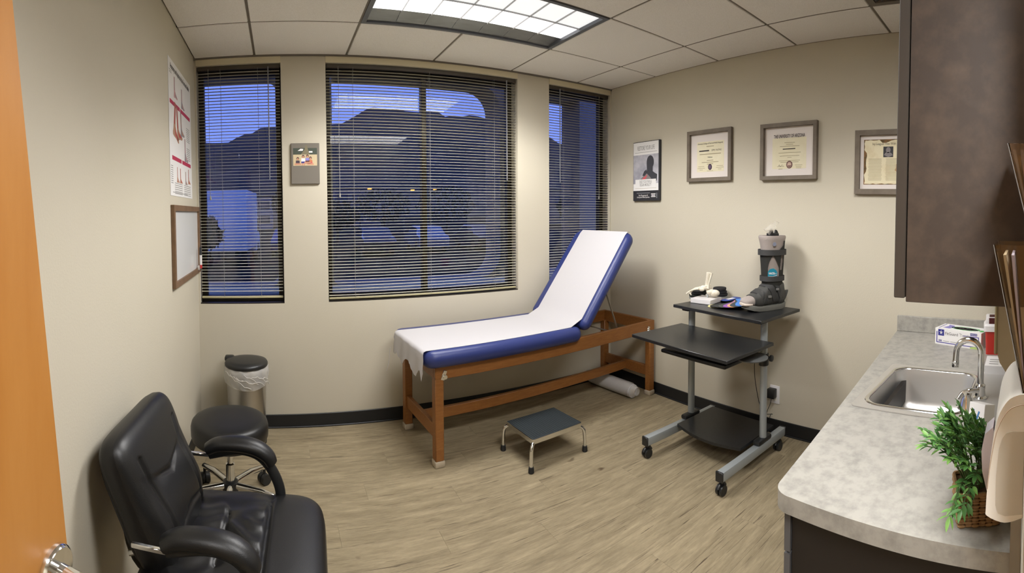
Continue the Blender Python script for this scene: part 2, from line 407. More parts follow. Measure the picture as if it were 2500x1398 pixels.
# ceiling: slab, tiles, grid
ce = struct(B(mat('plenum', L(60, 56, 50), 0.9)).box(-1.72, XR + 0.12, -1.8, YB + 0.16, CE + 0.06, CE + 0.12).build('ceiling'))
S = 0.6096
GX = [-0.1438 + S * k for k in range(-1, 6)]
GY = [2.615 + S * k for k in range(1, -5, -1)]
xs = [XL] + [g for g in GX if XL < g < XR] + [XR]
ys = [YB] + [g for g in GY if YN < g < YB] + [YN]
FIX = (GX[2], GX[4], GY[2], GY[1])   # fixture extents x0,x1,y0,y1
tile_mesh = {}
def tile(x0, x1, y0, y1):
    k = (round(x1 - x0, 4), round(y1 - y0, 4))
    if k not in tile_mesh:
        tile_mesh[k] = B(TILE).box(0.007, k[0] - 0.007, 0.007, k[1] - 0.007, 0, 0.015, 0.003, 1).mesh('tile', 0)
    o = bpy.data.objects.new('tile', tile_mesh[k]); C.objects.link(o); o.location = (x0, y0, CE - 0.003); o.parent = ce
for i in range(len(xs) - 1):
    for j in range(len(ys) - 1):
        x0, x1, y0, y1 = xs[i], xs[i + 1], ys[j + 1], ys[j]
        cx, cy = (x0 + x1) / 2, (y0 + y1) / 2
        if FIX[0] < cx < FIX[1] and FIX[2] < cy < FIX[3]: continue
        if GX[4] < cx < GX[5] and GY[5] < cy < GY[4]: continue
        if FIX[0] < cx < FIX[1] and GY[5] < cy < GY[4]: continue
        tile(x0, x1, y0, y1)
for g in xs[1:-1]:
    if FIX[0] < g < FIX[1]:
        B(GRID).box(g - 0.006, g + 0.006, FIX[3], YB, CE, CE + 0.03).build('grid_bar', ce, 0)
        B(GRID).box(g - 0.006, g + 0.006, GY[4], FIX[2], CE, CE + 0.03).build('grid_bar', ce, 0)
    else: B(GRID).box(g - 0.006, g + 0.006, YN, YB, CE, CE + 0.03).build('grid_bar', ce, 0)
for g in ys[1:-1]: B(GRID).box(XL, XR, g - 0.006, g + 0.006, CE + 0.001, CE + 0.029).build('grid_bar', ce, 0)
B(GRID).box(XL, XR, YB - 0.009, YB, CE - 0.014, CE - 0.001).build('wall_angle', ce, 0)
B(mat('wall_angle_pale', L(150, 140, 124), 0.6)).box(XR - 0.009, XR, YN, YB - 0.009, CE - 0.003, CE + 0.01).build('wall_angle', ce, 0)
struct(B(TILE).box(-1.62, XR, -1.7, YN - 0.12, CE, CE + 0.02).build('ceiling_hall'))

# door (open, at the left)
dl = struct(thing('door_1', 'open orange wood veneer door at the left edge of the room', 'door'))
del dl['category']
hx, hy = -0.487, -0.10
ang = math.atan2(0.73, 0.165)
dl.location = (hx, hy, 0); dl.rotation_euler = (0, 0, ang)
LEAN = Matrix.Translation((0.752, 0, 0.98)) @ Matrix.Rotation(R(-6.2), 4, 'Y') @ Matrix.Translation((-0.752, 0, -0.98))
B(DOORM).box(0.0, 0.752, 0.0, 0.042, 0.07, 2.06, 0.003, 1, M=LEAN).build('panel', dl, 0)
h = B(CHROME)
HM = LEAN @ Matrix.Translation((0.716, 0.0, 0.905))
h.lathe([(0.034, 0), (0.034, 0.007), (0.031, 0.011), (0.012, 0.013), (0.012, 0.045)], M=HM @ Matrix.Rotation(R(90), 4, 'X'))
h.tube(smoothpath([(0, -0.012, -0.012), (0, -0.05, -0.014), (-0.012, -0.064, -0.015), (-0.05, -0.068, -0.017), (-0.11, -0.066, -0.02)], 4), 0.0095, 12, M=HM)
h.build('lever_handle', dl)
j = struct(B(mat('jamb_paint', L(150, 142, 128), 0.5)).box(DJ0 - 0.012, DJ0 + 0.03, YN - 0.13, YN - 0.02, 0, DH).box(DJ1 - 0.004, DJ1, YN - 0.13, YN - 0.001, 0, DH).box(DJ0, DJ1, YN - 0.13, YN - 0.001, DH - 0.03, DH).build('trim_4', smooth=0))

# ------------------------------------------------------------------ windows, blinds, facade outside
def window(n, a, b, mulls):
    root = struct(B(BRONZE).holes([rect(a, b, WB, WT), rect(a + 0.036, b - 0.036, WB + 0.04, WT - 0.045)], 0.0, 0.05,
                  M=frameM((0, YB + 0.15, 0), (1, 0, 0), (0, 0, 1), (0, -1, 0))).build('window_%d' % n, smooth=0))
    for mx in mulls: B(BRONZE).box(mx - 0.018, mx + 0.018, YB + 0.088, YB + 0.148, WB + 0.04, WT - 0.045, 0.003, 1).build('mullion', root)
    edges = [a + 0.036] + [mx for mx in mulls] + [b - 0.036]
    for i in range(len(edges) - 1):
        B(GLASS).add([(edges[i], YB + 0.112, WB + 0.04), (edges[i + 1], YB + 0.112, WB + 0.04), (edges[i + 1], YB + 0.136, WT - 0.045), (edges[i], YB + 0.136, WT - 0.045)], [(0, 1, 2, 3)]).build('pane', root, 0)
    B(BRONZE).box(a, b, YB + 0.075, YB + 0.10, WB, WB + 0.03).build('sill', root, 0)
    B(mat('sash_dark', L(34, 28, 22), 0.5)).box(a, b, YB + 0.002, YB + 0.075, WB, WB + 0.006).build('stool', root, 0)
    return root
window(1, *W1, []); window(2, *W2, [1.030]); window(3, *W3, [])
def blind(label, a, b, zb, cords, wand):
    t = thing('window_blind', label, 'blind', ((a + b) / 2, YB + 0.032, WT), 0, 'mini blinds on the windows')
    hw = (b - a) / 2 - 0.004
    B(mat('headrail_shaded', L(66, 58, 48), 0.45)).box(-hw, hw, -0.015, 0.013, -0.028, 0, 0.003, 1).build('headrail', t)  # headrail colour darkened to stand for the unlit window top
    sec = [(-0.0125, -0.0010), (-0.0065, 0.0004), (0, 0.0009), (0.0065, 0.0004), (0.0125, -0.0010)]
    m = B(SLAT); n = len(sec)
    vs = [(-hw, p, q) for p, q in sec] + [(hw, p, q) for p, q in sec] + [(-hw, p, q - 0.0006) for p, q in sec] + [(hw, p, q - 0.0006) for p, q in sec]
    fs = []
    for i in range(n - 1): fs += [(i, i + 1, n + i + 1, n + i), (2 * n + i, 3 * n + i, 3 * n + i + 1, 2 * n + i + 1)]
    fs += [(0, n, 3 * n, 2 * n), (n - 1, 3 * n - 1, 4 * n - 1, 2 * n - 1)]
    m.add(vs, fs); me = m.mesh('slat', 60)
    z = WT - 0.042; k = 0
    while z > zb + 0.028:
        o = bpy.data.objects.new('slat', me); C.objects.link(o); o.parent = t
        o.location = (0, 0, z - WT); o.rotation_euler = (R(rng.uniform(-1.2, 1.2) + 1), R(rng.uniform(-0.06, 0.06)), 0)
        z -= 0.0203; k += 1
    B(BLINDR).box(-hw, hw, -0.012, 0.012, zb - WT, zb - WT + 0.014, 0.004, 2).build('bottom_rail', t)
    for c in cords:
        B(CORD).tube([(c, -0.0145, -0.02), (c, -0.0145, zb - WT + 0.01)], 0.0008, 5).tube([(c, 0.0145, -0.02), (c, 0.0145, zb - WT + 0.01)], 0.0008, 4).build('ladder_cord', t)
    if wand is not None:
        B(mat('wand', L(120, 120, 124), 0.3)).tube([(wand, -0.021, -0.02), (wand, -0.024, -0.75)], 0.0042, 6).build('tilt_wand', t)
        B(CORD).tube([(-wand, -0.02, -0.02), (-wand, -0.022, -0.85)], 0.0015, 5).lathe([(0.002, 0), (0.006, -0.02), (0.006, -0.03), (0.001, -0.035)], (-wand, -0.022, -0.845), 8).build('pull_cord', t)
    return t
blind('narrow mini blind on the left window beside the foot chart', W1[0] + 0.002, W1[1] - 0.004, 0.855, (-0.12, 0.13), 0.2)
blind('wide mini blind on the middle window above the exam table', W2[0] + 0.002, W2[1] - 0.002, WB + 0.012, (-0.52, 0.02, 0.52), 0.62)
blind('narrow mini blind on the right window behind the raised headrest', W3[0] + 0.002, W3[1] - 0.004, 0.855, (-0.16, 0.17), -0.2)

FAC = mat('facade_stucco', L(126, 124, 122), 0.85, bump=(60, 0.3))
struct(B(FAC).holes([rect(-3.5, 6.5, -4.2, 4.2), rrect(-1.35, -0.012, 0.86, 2.465, 0.05), rrect(0.42, 1.2, 0.86, 2.465, 0.05)[9:27] + rrect(1.0, 1.842, 0.86, 2.455, 0.20)[27:] + rrect(1.0, 1.842, 0.86, 2.455, 0.20)[:9], rect(1.95, 2.684, 0.86, 2.45)],
                    0, 0.30, M=frameM((0, 3.95, 0), (1, 0, 0), (0, 0, 1), (0, -1, 0))).build('wall_facade', smooth=0))
struct(B(mat('outer_ledge', L(196, 196, 172), 0.8)).box(-3.4, 6.4, YB + 0.16, 3.66, 0.70, 0.86).build('trim_5', smooth=0))

# ------------------------------------------------------------------ outside: hills, lot, buildings, cars, trees
hrng = random.Random(3)
RIDGE = [(-1.2, .12), (-.6, .135), (-.3, .142), (-.168, .149), (-.136, .150), (-.101, .153), (-.067, .165), (-.032, .179), (-.008, .182), (.05, .176), (.116, .183), (.14, .186), (.166, .199), (.188, .215), (.227, .217),
         (.278, .210), (.312, .205), (.334, .211), (.355, .197), (.398, .198), (.432, .194), (.465, .190), (.52, .17), (.571, .154), (.591, .141), (.634, .128), (.75, .115), (1.0, .11), (1.5, .12)]
def ridge(a):
    for (a0, h0), (a1, h1) in zip(RIDGE, RIDGE[1:]):
        if a0 <= a <= a1: return h0 + (h1 - h0) * (a - a0) / (a1 - a0)
    return .12
m = B(mat('hill_scrub', L(58, 54, 50), 0.95, noise=(0.03, 0.35, 0.65), col2=L(46, 46, 42)))
NA, NR = 160, 9; vs = []; fs = []
for i in range(NA + 1):
    a = -1.2 + 2.7 * i / NA
    for k in range(NR + 1):
        f_ = k / NR; rr = 260 + 240 * f_
        hgt = -5 + (ridge(a) * 500 + HC + 5) * (f_ ** 1.15) * (1 + (0.10 * math.sin(a * 31 + k * 1.3) + 0.07 * math.sin(a * 73 - k)) * math.sin(PI * f_))
        if k == NR: hgt += hrng.uniform(-1.2, 1.2)
        vs.append((rr * math.sin(a), rr * math.cos(a), hgt))
for i in range(NA):
    for k in range(NR):
        q = i * (NR + 1) + k; fs.append((q, q + NR + 1, q + NR + 2, q + 1))
struct(m.add(vs, fs).build('hills', smooth=60))
GZ = -0.8
struct(B(mat('asphalt', L(40, 38, 35), 0.95, spec=0.05, noise=(0.25, 0.3, 0.7), col2=L(32, 31, 29))).box(-320, 420, 3.96, 420, GZ - 0.3, GZ).build('ground', smooth=0))

def building(x, y, wx, wy, h, col, label, cols, rows, rz=0):
    t = thing('office_building', label, 'building', (x, y, GZ), rz)
    wm = mat('stucco_%d' % int(x * 10), col, 0.9)
    B(wm).box(-wx / 2, wx / 2, -wy / 2, wy / 2, 0, h, 0.05, 1).build('wall', t)
    B(mat('roof_grey', L(84, 82, 80), 0.9)).box(-wx / 2 - .25, wx / 2 + .25, -wy / 2 - .25, wy / 2 + .25, h, h + 0.35, 0.05, 1).build('parapet', t)
    for i in range(cols):
        for k in range(rows):
            cx = -wx / 2 + wx * (i + .5) / cols; z0 = 0.9 + (h - 0.6) * k / rows
            f_ = B(BRONZE).box(cx - wx / cols * .34, cx + wx / cols * .34, -wy / 2 - .06, -wy / 2 + .03, z0, z0 + (h - 0.6) / rows * .55).build('window', t, 0)
            B(mat('far_glass', L(40, 46, 60), 0.1)).box(cx - wx / cols * .31, cx + wx / cols * .31, -wy / 2 - .075, -wy / 2 - .05, z0 + .08, z0 + (h - 0.6) / rows * .55 - .08).build('pane', f_, 0)
    return t
building(-7.5, 78, 13, 8, 5.0, L(120, 120, 124), 'pale low building across the lot, seen through the left window', 5, 2)
building(13.5, 84, 8, 8, 6.4, L(104, 100, 98), 'tan building beyond the lot at the left side of the middle window', 3, 2)
building(47, 76, 20, 9, 6.0, L(92, 90, 90), 'low grey building beyond the lot, seen through the right part of the middle window', 6, 2, R(-24))
def car(x, y, rz, col, label):
    t = thing('car', label, 'car', (x, y, GZ), rz, 'cars parked outside')
    bm_ = mat('car_paint_%d%d' % (int(x * 3), int(y)), col, 0.25, 0.2, coat=0.6)
    side = [(-2.2, .35), (-2.25, .75), (-2.1, .95), (-1.5, 1.0), (-.95, 1.42), (.55, 1.45), (1.25, .98), (2.05, .85), (2.25, .6), (2.2, .32)]
    rs = []
    for yy, q in ((-.86, .92), (-.80, 1), (0, 1.01), (.80, 1), (.86, .92)):
        rs.append([(px * (1 if q >= 1 else .985), yy * (0.86 if pz > 1.1 else 1), .32 + (pz - .32) * (q if pz > .5 else 1)) for px, pz in side])
    B(bm_).rings(rs).build('body', t, 30)
    B(mat('far_glass', L(40, 46, 60), 0.1)).prism([(-1.42, 1.0), (-.93, 1.36), (.5, 1.38), (1.08, 1.0)], -.775, .775, M=Matrix.Rotation(R(90), 4, 'X')).build('cabin_glass', t, 0)
    for wx in (-1.35, 1.4):
        for wy in (-.86, .70):
            B(RUBBER).cyl((wx, wy, .32), (wx, wy + .16, .32), .32, seg=16).build('wheel', t)
for a in ((-3.6, 31, 1.2, L(150, 155, 170), 'silver car parked outside to the left of the white box truck'), (0.55, 27, 1.5, L(60, 70, 120), 'dark blue car parked outside, right of the white box truck'),
          (5.2, 26, 1.55, L(52, 54, 60), 'charcoal car parked outside, leftmost behind the middle window'), (8.6, 27, 1.5, L(120, 124, 132), 'grey car parked outside just left of the mullion of the middle window'),
          (12.0, 27, 1.55, L(58, 44, 44), 'maroon car parked outside behind the right pane of the middle window'), (15.6, 28, 1.5, L(176, 178, 184), 'white car parked outside at the right side of the middle window')):
    car(*a)
t = thing('box_truck', 'white box truck parked outside, seen through the left window', 'truck', (-2.2, 22, GZ), R(86))
WT_ = mat('truck_white', L(206, 208, 212), 0.4)
B(WT_).box(-2.4, 1.3, -1.05, 1.05, .75, 3.25, .04, 2).build('cargo_box', t)
B(WT_).rings([[(x, y_, z) for x, z in ((1.35, .5), (3.1, .5), (3.2, 1.15), (2.75, 1.35), (2.3, 2.15), (1.35, 2.2))] for y_ in (-.95, .95)]).build('cab', t, 30)
B(mat('far_glass', L(40, 46, 60), 0.1)).prism([(1.6, 1.4), (2.66, 1.4), (2.28, 2.05), (1.6, 2.05)], -.97, .97, M=Matrix.Rotation(R(90), 4, 'X')).build('cab_glass', t, 0)
B(RUBBER).box(-2.3, 3.0, -.5, .5, .5, .74).build('chassis', t, 0)
for wx in (-1.4, 2.35):
    for wy in (-.95, .70): B(RUBBER).cyl((wx, wy, .45), (wx, wy + .25, .45), .45, seg=16).build('wheel', t)
def tree(x, y, h, r, label, seed):
    q = random.Random(seed)
    t = thing('leafy_tree', label, 'tree', (x, y, GZ), 0, 'trees in the parking lot')
    B(mat('bark', L(60, 50, 42), 0.9)).tube(smoothpath([(0, 0, 0), (.1, 0, h * .3), (-.05, .1, h * .75)]), [.16, .14, .13, .12, .11, .1, .09, .09, .08, .07, .06, .05, .04], 8).build('trunk', t)
    m_ = B(mat('far_foliage', L(46, 52, 44), 0.9))
    for i in range(620):
        d = Vector((q.gauss(0, 1), q.gauss(0, 1), q.gauss(0, 1))).normalized() * r * q.uniform(.35, 1) ** .5
        c = Vector((d.x, d.y, h * .72 + d.z * .6)); e = Euler((q.uniform(0, 6), q.uniform(0, 6), q.uniform(0, 6))).to_matrix().to_4x4(); e.translation = c
        m_.add([(-.2, 0, 0), (0, -.1, .04), (.2, 0, 0), (0, .1, .04)], [(0, 1, 2), (0, 2, 3)], e)
    m_.build('foliage', t, 0)
tree(1.25, 38, 4.4, 1.9, 'dark leafy tree beyond the blue car outside the left window', 1)
tree(-2.35, 13, 2.4, .75, 'small bushy tree close outside at the left side of the left window', 2)
tree(9.4, 42, 4.0, 2.6, 'dark tree beyond the grey car, left of the mullion of the middle window', 4)
tree(16.2, 44, 4.2, 3.0, 'broad dark tree behind the maroon car outside the middle window', 5)
tree(4.0, 33, 3.0, 1.7, 'low dark tree behind the charcoal car outside the middle window', 7)
tree(19, 26, 3.4, 1.5, 'round tree outside behind the right window', 6)
def lamp(x, y, h, label):
    t = thing('street_lamp', label, 'lamp', (x, y, GZ), 0, 'street lamps outside')
    B(mat('lamp_pole', L(60, 60, 62), 0.6)).tube([(0, 0, 0), (0, 0, h), (.1, 0, h + .2), (.9, 0, h + .3)], [.09, .06, .05, .04], 8).build('pole', t)
    B(mat('lamp_glow', L(255, 190, 90), 0.5, emit=(L(255, 170, 60), 2.2))).box(.75, 1.15, -.12, .12, h + .2, h + .3, .04, 1).build('lamp_head', t)
lamp(7.6, 44, 4.2, 'street lamp with orange glow, leftmost behind the middle window')
lamp(12.4, 46, 4.2, 'street lamp with orange glow, just left of the mullion of the middle window')
lamp(15.8, 49, 4.4, 'street lamp with orange glow, just right of the mullion of the middle window')

# ------------------------------------------------------------------ ceiling light fixture and vent
FX0, FX1, FY0, FY1 = FIX
t = thing('ceiling_light', 'recessed fluorescent ceiling light with white cells and a row coloured grey for louvre cutoff', 'ceiling light', ((FX0 + FX1) / 2, (FY0 + FY1) / 2, CE))
hx_, hy_ = (FX1 - FX0) / 2, (FY1 - FY0) / 2
LF = mat('fixture_frame', L(96, 98, 104), 0.45, 0.3)
B(LF).holes([rect(-hx_ + .004, hx_ - .004, -hy_ + .004, hy_ - .004), rect(-hx_ + .030, hx_ - .030, -hy_ + .026, hy_ - .026)], -0.006, 0.045).build('frame', t, 0)
B(mat('housing', L(150, 150, 150), 0.6)).box(-hx_ + .004, hx_ - .004, -hy_ + .004, hy_ - .004, 0.046, 0.056).build('housing', t, 0)
LITA = mat('lamp_cell_bright', (1, 1, 1, 1), 0.5, emit=((1, 0.985, 0.98, 1), 1.9))
LITB = mat('lamp_cell_soft', (0.9, 0.9, 0.9, 1), 0.3, emit=((0.97, 0.985, 1, 1), 0.75), noise=(7, 0.35, 0.6), col2=(0.7, 0.72, 0.72, 1))
CUTOFF = mat('cutoff_row', L(118, 120, 124), 0.25, 0.5, noise=(4, 0.35, 0.7), col2=L(96, 98, 100), stretch=(1, 3, 3))
ya, yb_, yc, yd = -hy_ + .026, -hy_ + .25, hy_ - .165, hy_ - .026
n = 7; cw = (2 * hx_ - .06) / n
cell = {}
for i in range(n):
    x0 = -hx_ + .03 + i * cw
    for nm, m_, (p, q) in (('a', LITB, (ya, yb_)), ('b', LITA, (yb_, yc))):
        if nm not in cell: cell[nm] = B(m_).box(0.0015, cw - 0.0015, p + .0015, q - .0015, 0.012, 0.018).mesh('lamp_cell', 0)
        o = bpy.data.objects.new('lamp_cell', cell[nm]); C.objects.link(o); o.parent = t; o.location = (x0, 0, 0)
    # sloped pieces along the window side, louvre cutoff shade put into their grey
    B(CUTOFF).add([(x0 + .001, yc + .002, .02), (x0 + cw - .001, yc + .002, .02), (x0 + cw - .001, yd, .002), (x0 + .001, yd, .002)], [(0, 1, 2, 3)]).build('dimmed_row', t, 0)
    if i: B(mat('louver', L(170, 170, 172), 0.4)).box(x0 - .0012, x0 + .0012, ya, yc, 0.004, 0.02).build('divider', t, 0)
B(mat('louver', L(170, 170, 172), 0.4)).box(-hx_ + .03, hx_ - .03, yb_ - .0014, yb_ + .0014, 0.004, 0.02).build('divider', t, 0)
t2 = copy(t, 'ceiling_light'); t2.location = ((FX0 + FX1) / 2, (GY[4] + GY[5]) / 2, CE)
t2['label'] = 'second recessed fluorescent ceiling light over the doorway end of the room'
for ch in list(t.children): copy(ch, ch.name.split('.')[0], t2)
t['group'] = t2['group'] = 'recessed ceiling lights'
v = thing('ceiling_vent', 'dark grey air grille in the ceiling beside the wall cabinet', 'vent', ((GX[4] + GX[5]) / 2, (GY[4] + GY[5]) / 2, CE))
B(GRID).holes([rect(-.296, .296, -.296, .296), rect(-.27, .27, -.27, .27)], -0.004, 0.01).build('frame', v, 0)
slm = None
for k in range(18):
    if slm is None: slm = B(mat('vent_slat', L(86, 84, 82), 0.5)).add([(-.27, -.012, .012), (.27, -.012, .012), (.27, .012, .0), (-.27, .012, .0)], [(0, 1, 2, 3)]).mesh('slat', 0)
    o = bpy.data.objects.new('slat', slm); C.objects.link(o); o.parent = v; o.location = (0, -.255 + k * .03, 0)

# ------------------------------------------------------------------ examination table
TR = R(4.0)
t = thing('exam_table', 'wooden exam table with a blue padded top and raised headrest by the windows', 'exam table', (0.835, 2.462, 0), TR)
LG, DP = 1.80, 0.565
for (u, vv) in ((0, 0), (LG - .052, 0), (0, DP - .052), (LG - .052, DP - .052)):
    B(WOODT).box(u, u + .052, vv, vv + .052, 0.035, 0.50, 0.004, 1).build('leg', t)
    B(mat('clear_foot', L(178, 166, 146), 0.3)).box(u - .005, u + .057, vv - .005, vv + .057, 0, 0.036, 0.008, 2).build('foot_pad', t)
ZR0, ZR1 = 0.490, 0.577
B(WOODT).box(0, LG, 0, .03, ZR0, ZR1, 0.003, 1).build('rail', t)
B(WOODT).box(0, LG, DP - .03, DP, ZR0, ZR1, 0.003, 1).build('rail', t)
B(WOODT).box(0, .03, .03, DP - .03, ZR0, ZR1, 0.003, 1).build('end_rail', t)
B(WOODT).box(LG - .03, LG, .03, DP - .03, ZR0, ZR1, 0.003, 1).build('end_rail', t)
B(WOODT).box(.95, .99, .03, DP - .03, ZR0 + .01, ZR1, 0.003, 1).build('cross_rail', t)
for u in (.012, LG - .04): B(WOODT).box(u, u + .028, .05, DP - .05, .145, .222, 0.003, 1).build('end_stretcher', t)
B(WOODT).box(.035, LG - .035, DP / 2 - .014, DP / 2 + .014, .150, .215, 0.003, 1).build('long_stretcher', t)
V0, V1 = -.055, .572
SEAM = 1.025
def pad(lo, hi, thick=.068, r=.03):
    return B(VINYL).box(lo, hi, V0, V1, -thick, 0, r, 5)
cu = B(VINYL); 
# seat pad with rounded plan corners at the foot end
def slab(x0, x1, y0, y1, z0, z1, r_plan_l, r_plan_r, r, mm, M=None):
    rs = []
    for k in range(9):
        a = -PI / 2 + PI * k / 8
        ins = r * (1 - math.cos(a)); z = (z0 + z1) / 2 + math.sin(a) * (z1 - z0) / 2
        pts = []
        for cx, cy, sa, rr in ((x1, y1, 0, r_plan_r), (x0, y1, 90, r_plan_l), (x0, y0, 180, r_plan_l), (x1, y0, 270, r_plan_r)):
            sx = -1 if cx == x1 else 1; sy = -1 if cy == y1 else 1
            for i in range(7):
                th = R(sa + 90 * i / 6); q = max(rr - ins, 0.001)
                pts.append((cx + sx * rr + q * math.cos(th), cy + sy * rr + q * math.sin(th), z))
        rs.append(pts)
    mm.rings(rs, True, M); return mm
slab(-.074, SEAM, V0, V1, ZR1 - .014, ZR1 + .083, .07, .05, .040, cu).build('seat_pad', t, 60)
HA = R(52.5)
HMX = Matrix.Translation((SEAM - .015, 0, ZR1 + .080)) @ Matrix.Rotation(-HA, 4, 'Y')
slab(0, .775, V0, V1, -.080, 0, .05, .075, .038, B(VINYL), HMX).build('headrest_pad', t, 60)
B(WOODT).box(.05, .70, .04, DP - .04, -.095, -.073, 0.003, 1, M=HMX).build('headrest_board', t)
m = B(STEEL)
for vv in (.06, DP - .06): m.tube([(SEAM + .30, vv, ZR1 + .28), (SEAM + .44, vv, ZR0 + .03)], .006, 8)
m.tube([(SEAM + .44, .03, ZR0 + .03), (SEAM + .44, DP - .03, ZR0 + .03)], .006, 8)
m.build('support_bar', t)
for u in (.052, LG - .075):
    m = B(CHROME); m.box(u - .005, u + .018, -.005, 0, ZR0 - .005, ZR0 + .05, .002, 1, M=Matrix.Translation((u, 0, .53)) @ Matrix.Rotation(R(20), 4, 'Y') @ Matrix.Translation((-u, 0, -.53))).cyl((u + .006, -.011, ZR0 + .012), (u + .006, 0, ZR0 + .012), .012, seg=12)
    m.build('hinge_bracket', t)
# crumpled paper sheet over the pads
pr_ = thing('paper_sheet', 'white paper sheet running over the blue exam table pads with a torn hanging end', 'paper', (0.835, 2.462, 0), TR)
path = []
ZP = ZR1 + .0845
for z in (-.165, -.13, -.09, -.05, -.02): path.append((-.0775 - (.006 if z < -.05 else 0), ZP + z))
path += [(-.073, ZP - .006), (-.058, ZP - .0003)]
path += [(x, ZP) for x in (0, .1, .2, .3, .4, .5, .6, .7, .8, .9, .95)]
c0 = Vector((SEAM - .015, ZR1 + .0815)); dh = Vector((math.cos(HA), math.sin(HA))); nh = Vector((-dh.y, dh.x))
for s_ in (.055, .09, .15, .2, .3, .4,   .5, .6, .73): 
    q = c0 + dh * s_ + nh * .0012; path.append((q.x, q.y))
q = c0 + dh * .766 - nh * .006; path.append((q.x, q.y)); q = c0 + dh * .779 - nh * .03; path.append((q.x, q.y))
PTS = [Vector((p[0], 0, p[1])) for p in path]
nv = 26; vs = []; fs = []; prng = random.Random(5)
tear = [max(0, .28 * prng.random() + .45 + .45 * math.sin(j * .55 + 1.0)) for j in range(nv + 1)]
for i, p in enumerate(PTS):
    for j in range(nv + 1):
        vv = -.012 + .50 * j / nv
        hang = max(0, (5 - i) / 5)
        x = p.x - hang * .010 * abs(math.sin(j * .45 + .6)) ; z = p.z
        if i == 0: z += .060 * (tear[j]) * (1 if j < nv * .85 else .6) - (.06 if j == 1 else 0)
        if i == 1: z += .02 * tear[j]
        y = vv - hang * .03 * (1 - j / nv)
        vs.append((x, y, z))
for i in range(len(PTS) - 1):
    for j in range(nv):
        a = i * (nv + 1) + j; fs.append((a, a + 1, a + nv + 2, a + nv + 1))
B(PAPER).add(vs, fs).build('sheet', pr_, 50)
B(PAPER).tube([(-.112, .47, ZP - .10), (-.118, .475, ZP - .15), (-.125, .47, ZP - .2), (-.14, .468, ZP - .245)], [.004, .006, .006, .002], 6, flat=.2).build('torn_strip', pr_)

# paper roll pack on the floor under the table
t = thing('paper_roll', 'white paper roll in plastic wrap on the floor under the exam table head', 'paper roll', (2.44, 2.83, 0), R(95))
B(PAPER).cyl((-.19, 0, .052), (.27, 0, .052), .050, seg=24).build('roll', t)
B(mat('roll_core', L(150, 130, 100), 0.8)).cyl((-.194, 0, .052), (-.18, 0, .052), .018, seg=14).build('core', t)
B(BAGM).lathe([(.03, -.27), (.054, -.20), (.056, 0), (.055, .2), (.045, .28)], M=Matrix.Translation((.04, 0, .056)) @ Matrix.Rotation(R(90), 4, 'Y'), seg=20, cap=False).build('plastic_wrap', t)

# ------------------------------------------------------------------ step stool
t = thing('step_stool', 'low chrome step stool with a black ribbed tread in front of the exam table', 'step stool', (1.476, 2.362, 0), R(4))
a, b, zt = .178, .142, .172
B(TREAD).box(-a + .004, a - .004, -b + .004, b - .004, zt - .004, zt + .003, .002, 1).build('tread', t)
m = B(TREAD)
for k in range(23): m.box(-a + .012 + k * .0152, -a + .018 + k * .0152, -b + .01, b - .01, zt + .002, zt + .0042)
o = m.build('tread_ribs', t, 0); o['kind'] = 'stuff'
B(CHROME).holes([rrect(-a, a, -b, b, .012, 4), rrect(-a + .004, a - .004, -b + .004, b - .004, .01, 4)], zt - .024, zt + .001).build('rim', t)
for sx, sy in ((-1, -1), (1, -1), (-1, 1), (1, 1)):
    B(CHROME).tube(smoothpath([(sx * (a - .05), sy * (b - .03), zt - .016), (sx * (a - .012), sy * (b - .012), zt - .02), (sx * (a + .012), sy * (b + .004), zt - .05), (sx * (a + .016), sy * (b + .006), .02)], 5), .0105, 12).build('leg', t)
    B(RUBBER).lathe([(.013, 0), (.0165, .004), (.0155, .022), (.0135, .034)], (sx * (a + .016), sy * (b + .006), 0), 14).build('rubber_tip', t)

# ------------------------------------------------------------------ rolling cart
CR = R(-3.5)
t = thing('rolling_cart', 'black and silver rolling cart with tiered shelves against the right wall', 'cart', (2.28, 1.66, 0), R(-1))
BW = .272
for sy in (-1, 1):
    y = sy * BW
    B(SILVER).box(-.385, .245, y - .022, y + .022, .072, .122, .008, 2).build('base_beam', t)
    for xe in (-.385, .245): B(BLKP).box(xe - .006, xe + .006, y - .023, y + .023, .071, .123, .003, 1).build('end_cap', t)
    for xe in (-.355, .205):
        cz = B(BLKP).cyl((xe, y, .05), (xe, y, .073), .011, seg=12)
        cz.tube(arc((xe - .012, y, .027), .031, 20, 160, 8), .009, 8).cyl((xe - .014, y - .019, .026), (xe - .014, y - .004, .026), .026, seg=18).cyl((xe - .014, y + .004, .026), (xe - .014, y + .019, .026), .026, seg=18)
        cz.build('caster', t)
    B(BLKP).box(-.055, .085, y - .024, y + .024, .120, .150, .012, 2).build('post_foot', t)
    B(SILVER).lathe([(.020, .14), (.020, .80)], (.02, y, 0), 20, sx=1.15).build('post', t)
    B(BLKP).box(-.05, .09, y - .026, y + .026, .797, .812, .004, 1).build('shelf_bracket', t)
    B(BLKP).lathe([(.027, .555), (.028, .56), (.028, .615), (.027, .62)], (.02, y, 0), 16, sx=1.1).build('post_clamp', t)
    B(BLKP).box(-.36, .02, y - .018, y + .018, .665, .682, .004, 1).build('shelf_bracket', t)
B(BLKLAM).box(-.085, .330, -.330, .350, .812, .830, .002, 1, M=Matrix.Rotation(R(-2.5), 4, 'Z')).build('top_shelf', t)
B(BLKLAM).box(-.42, .0, -.355, .353, .682, .700, .002, 1, M=Matrix.Rotation(R(-1.5), 4, 'Z')).build('work_shelf', t)
B(BLKP).box(-.30, -.01, -.235, .235, .600, .622, .008, 2).build('keyboard_tray', t)
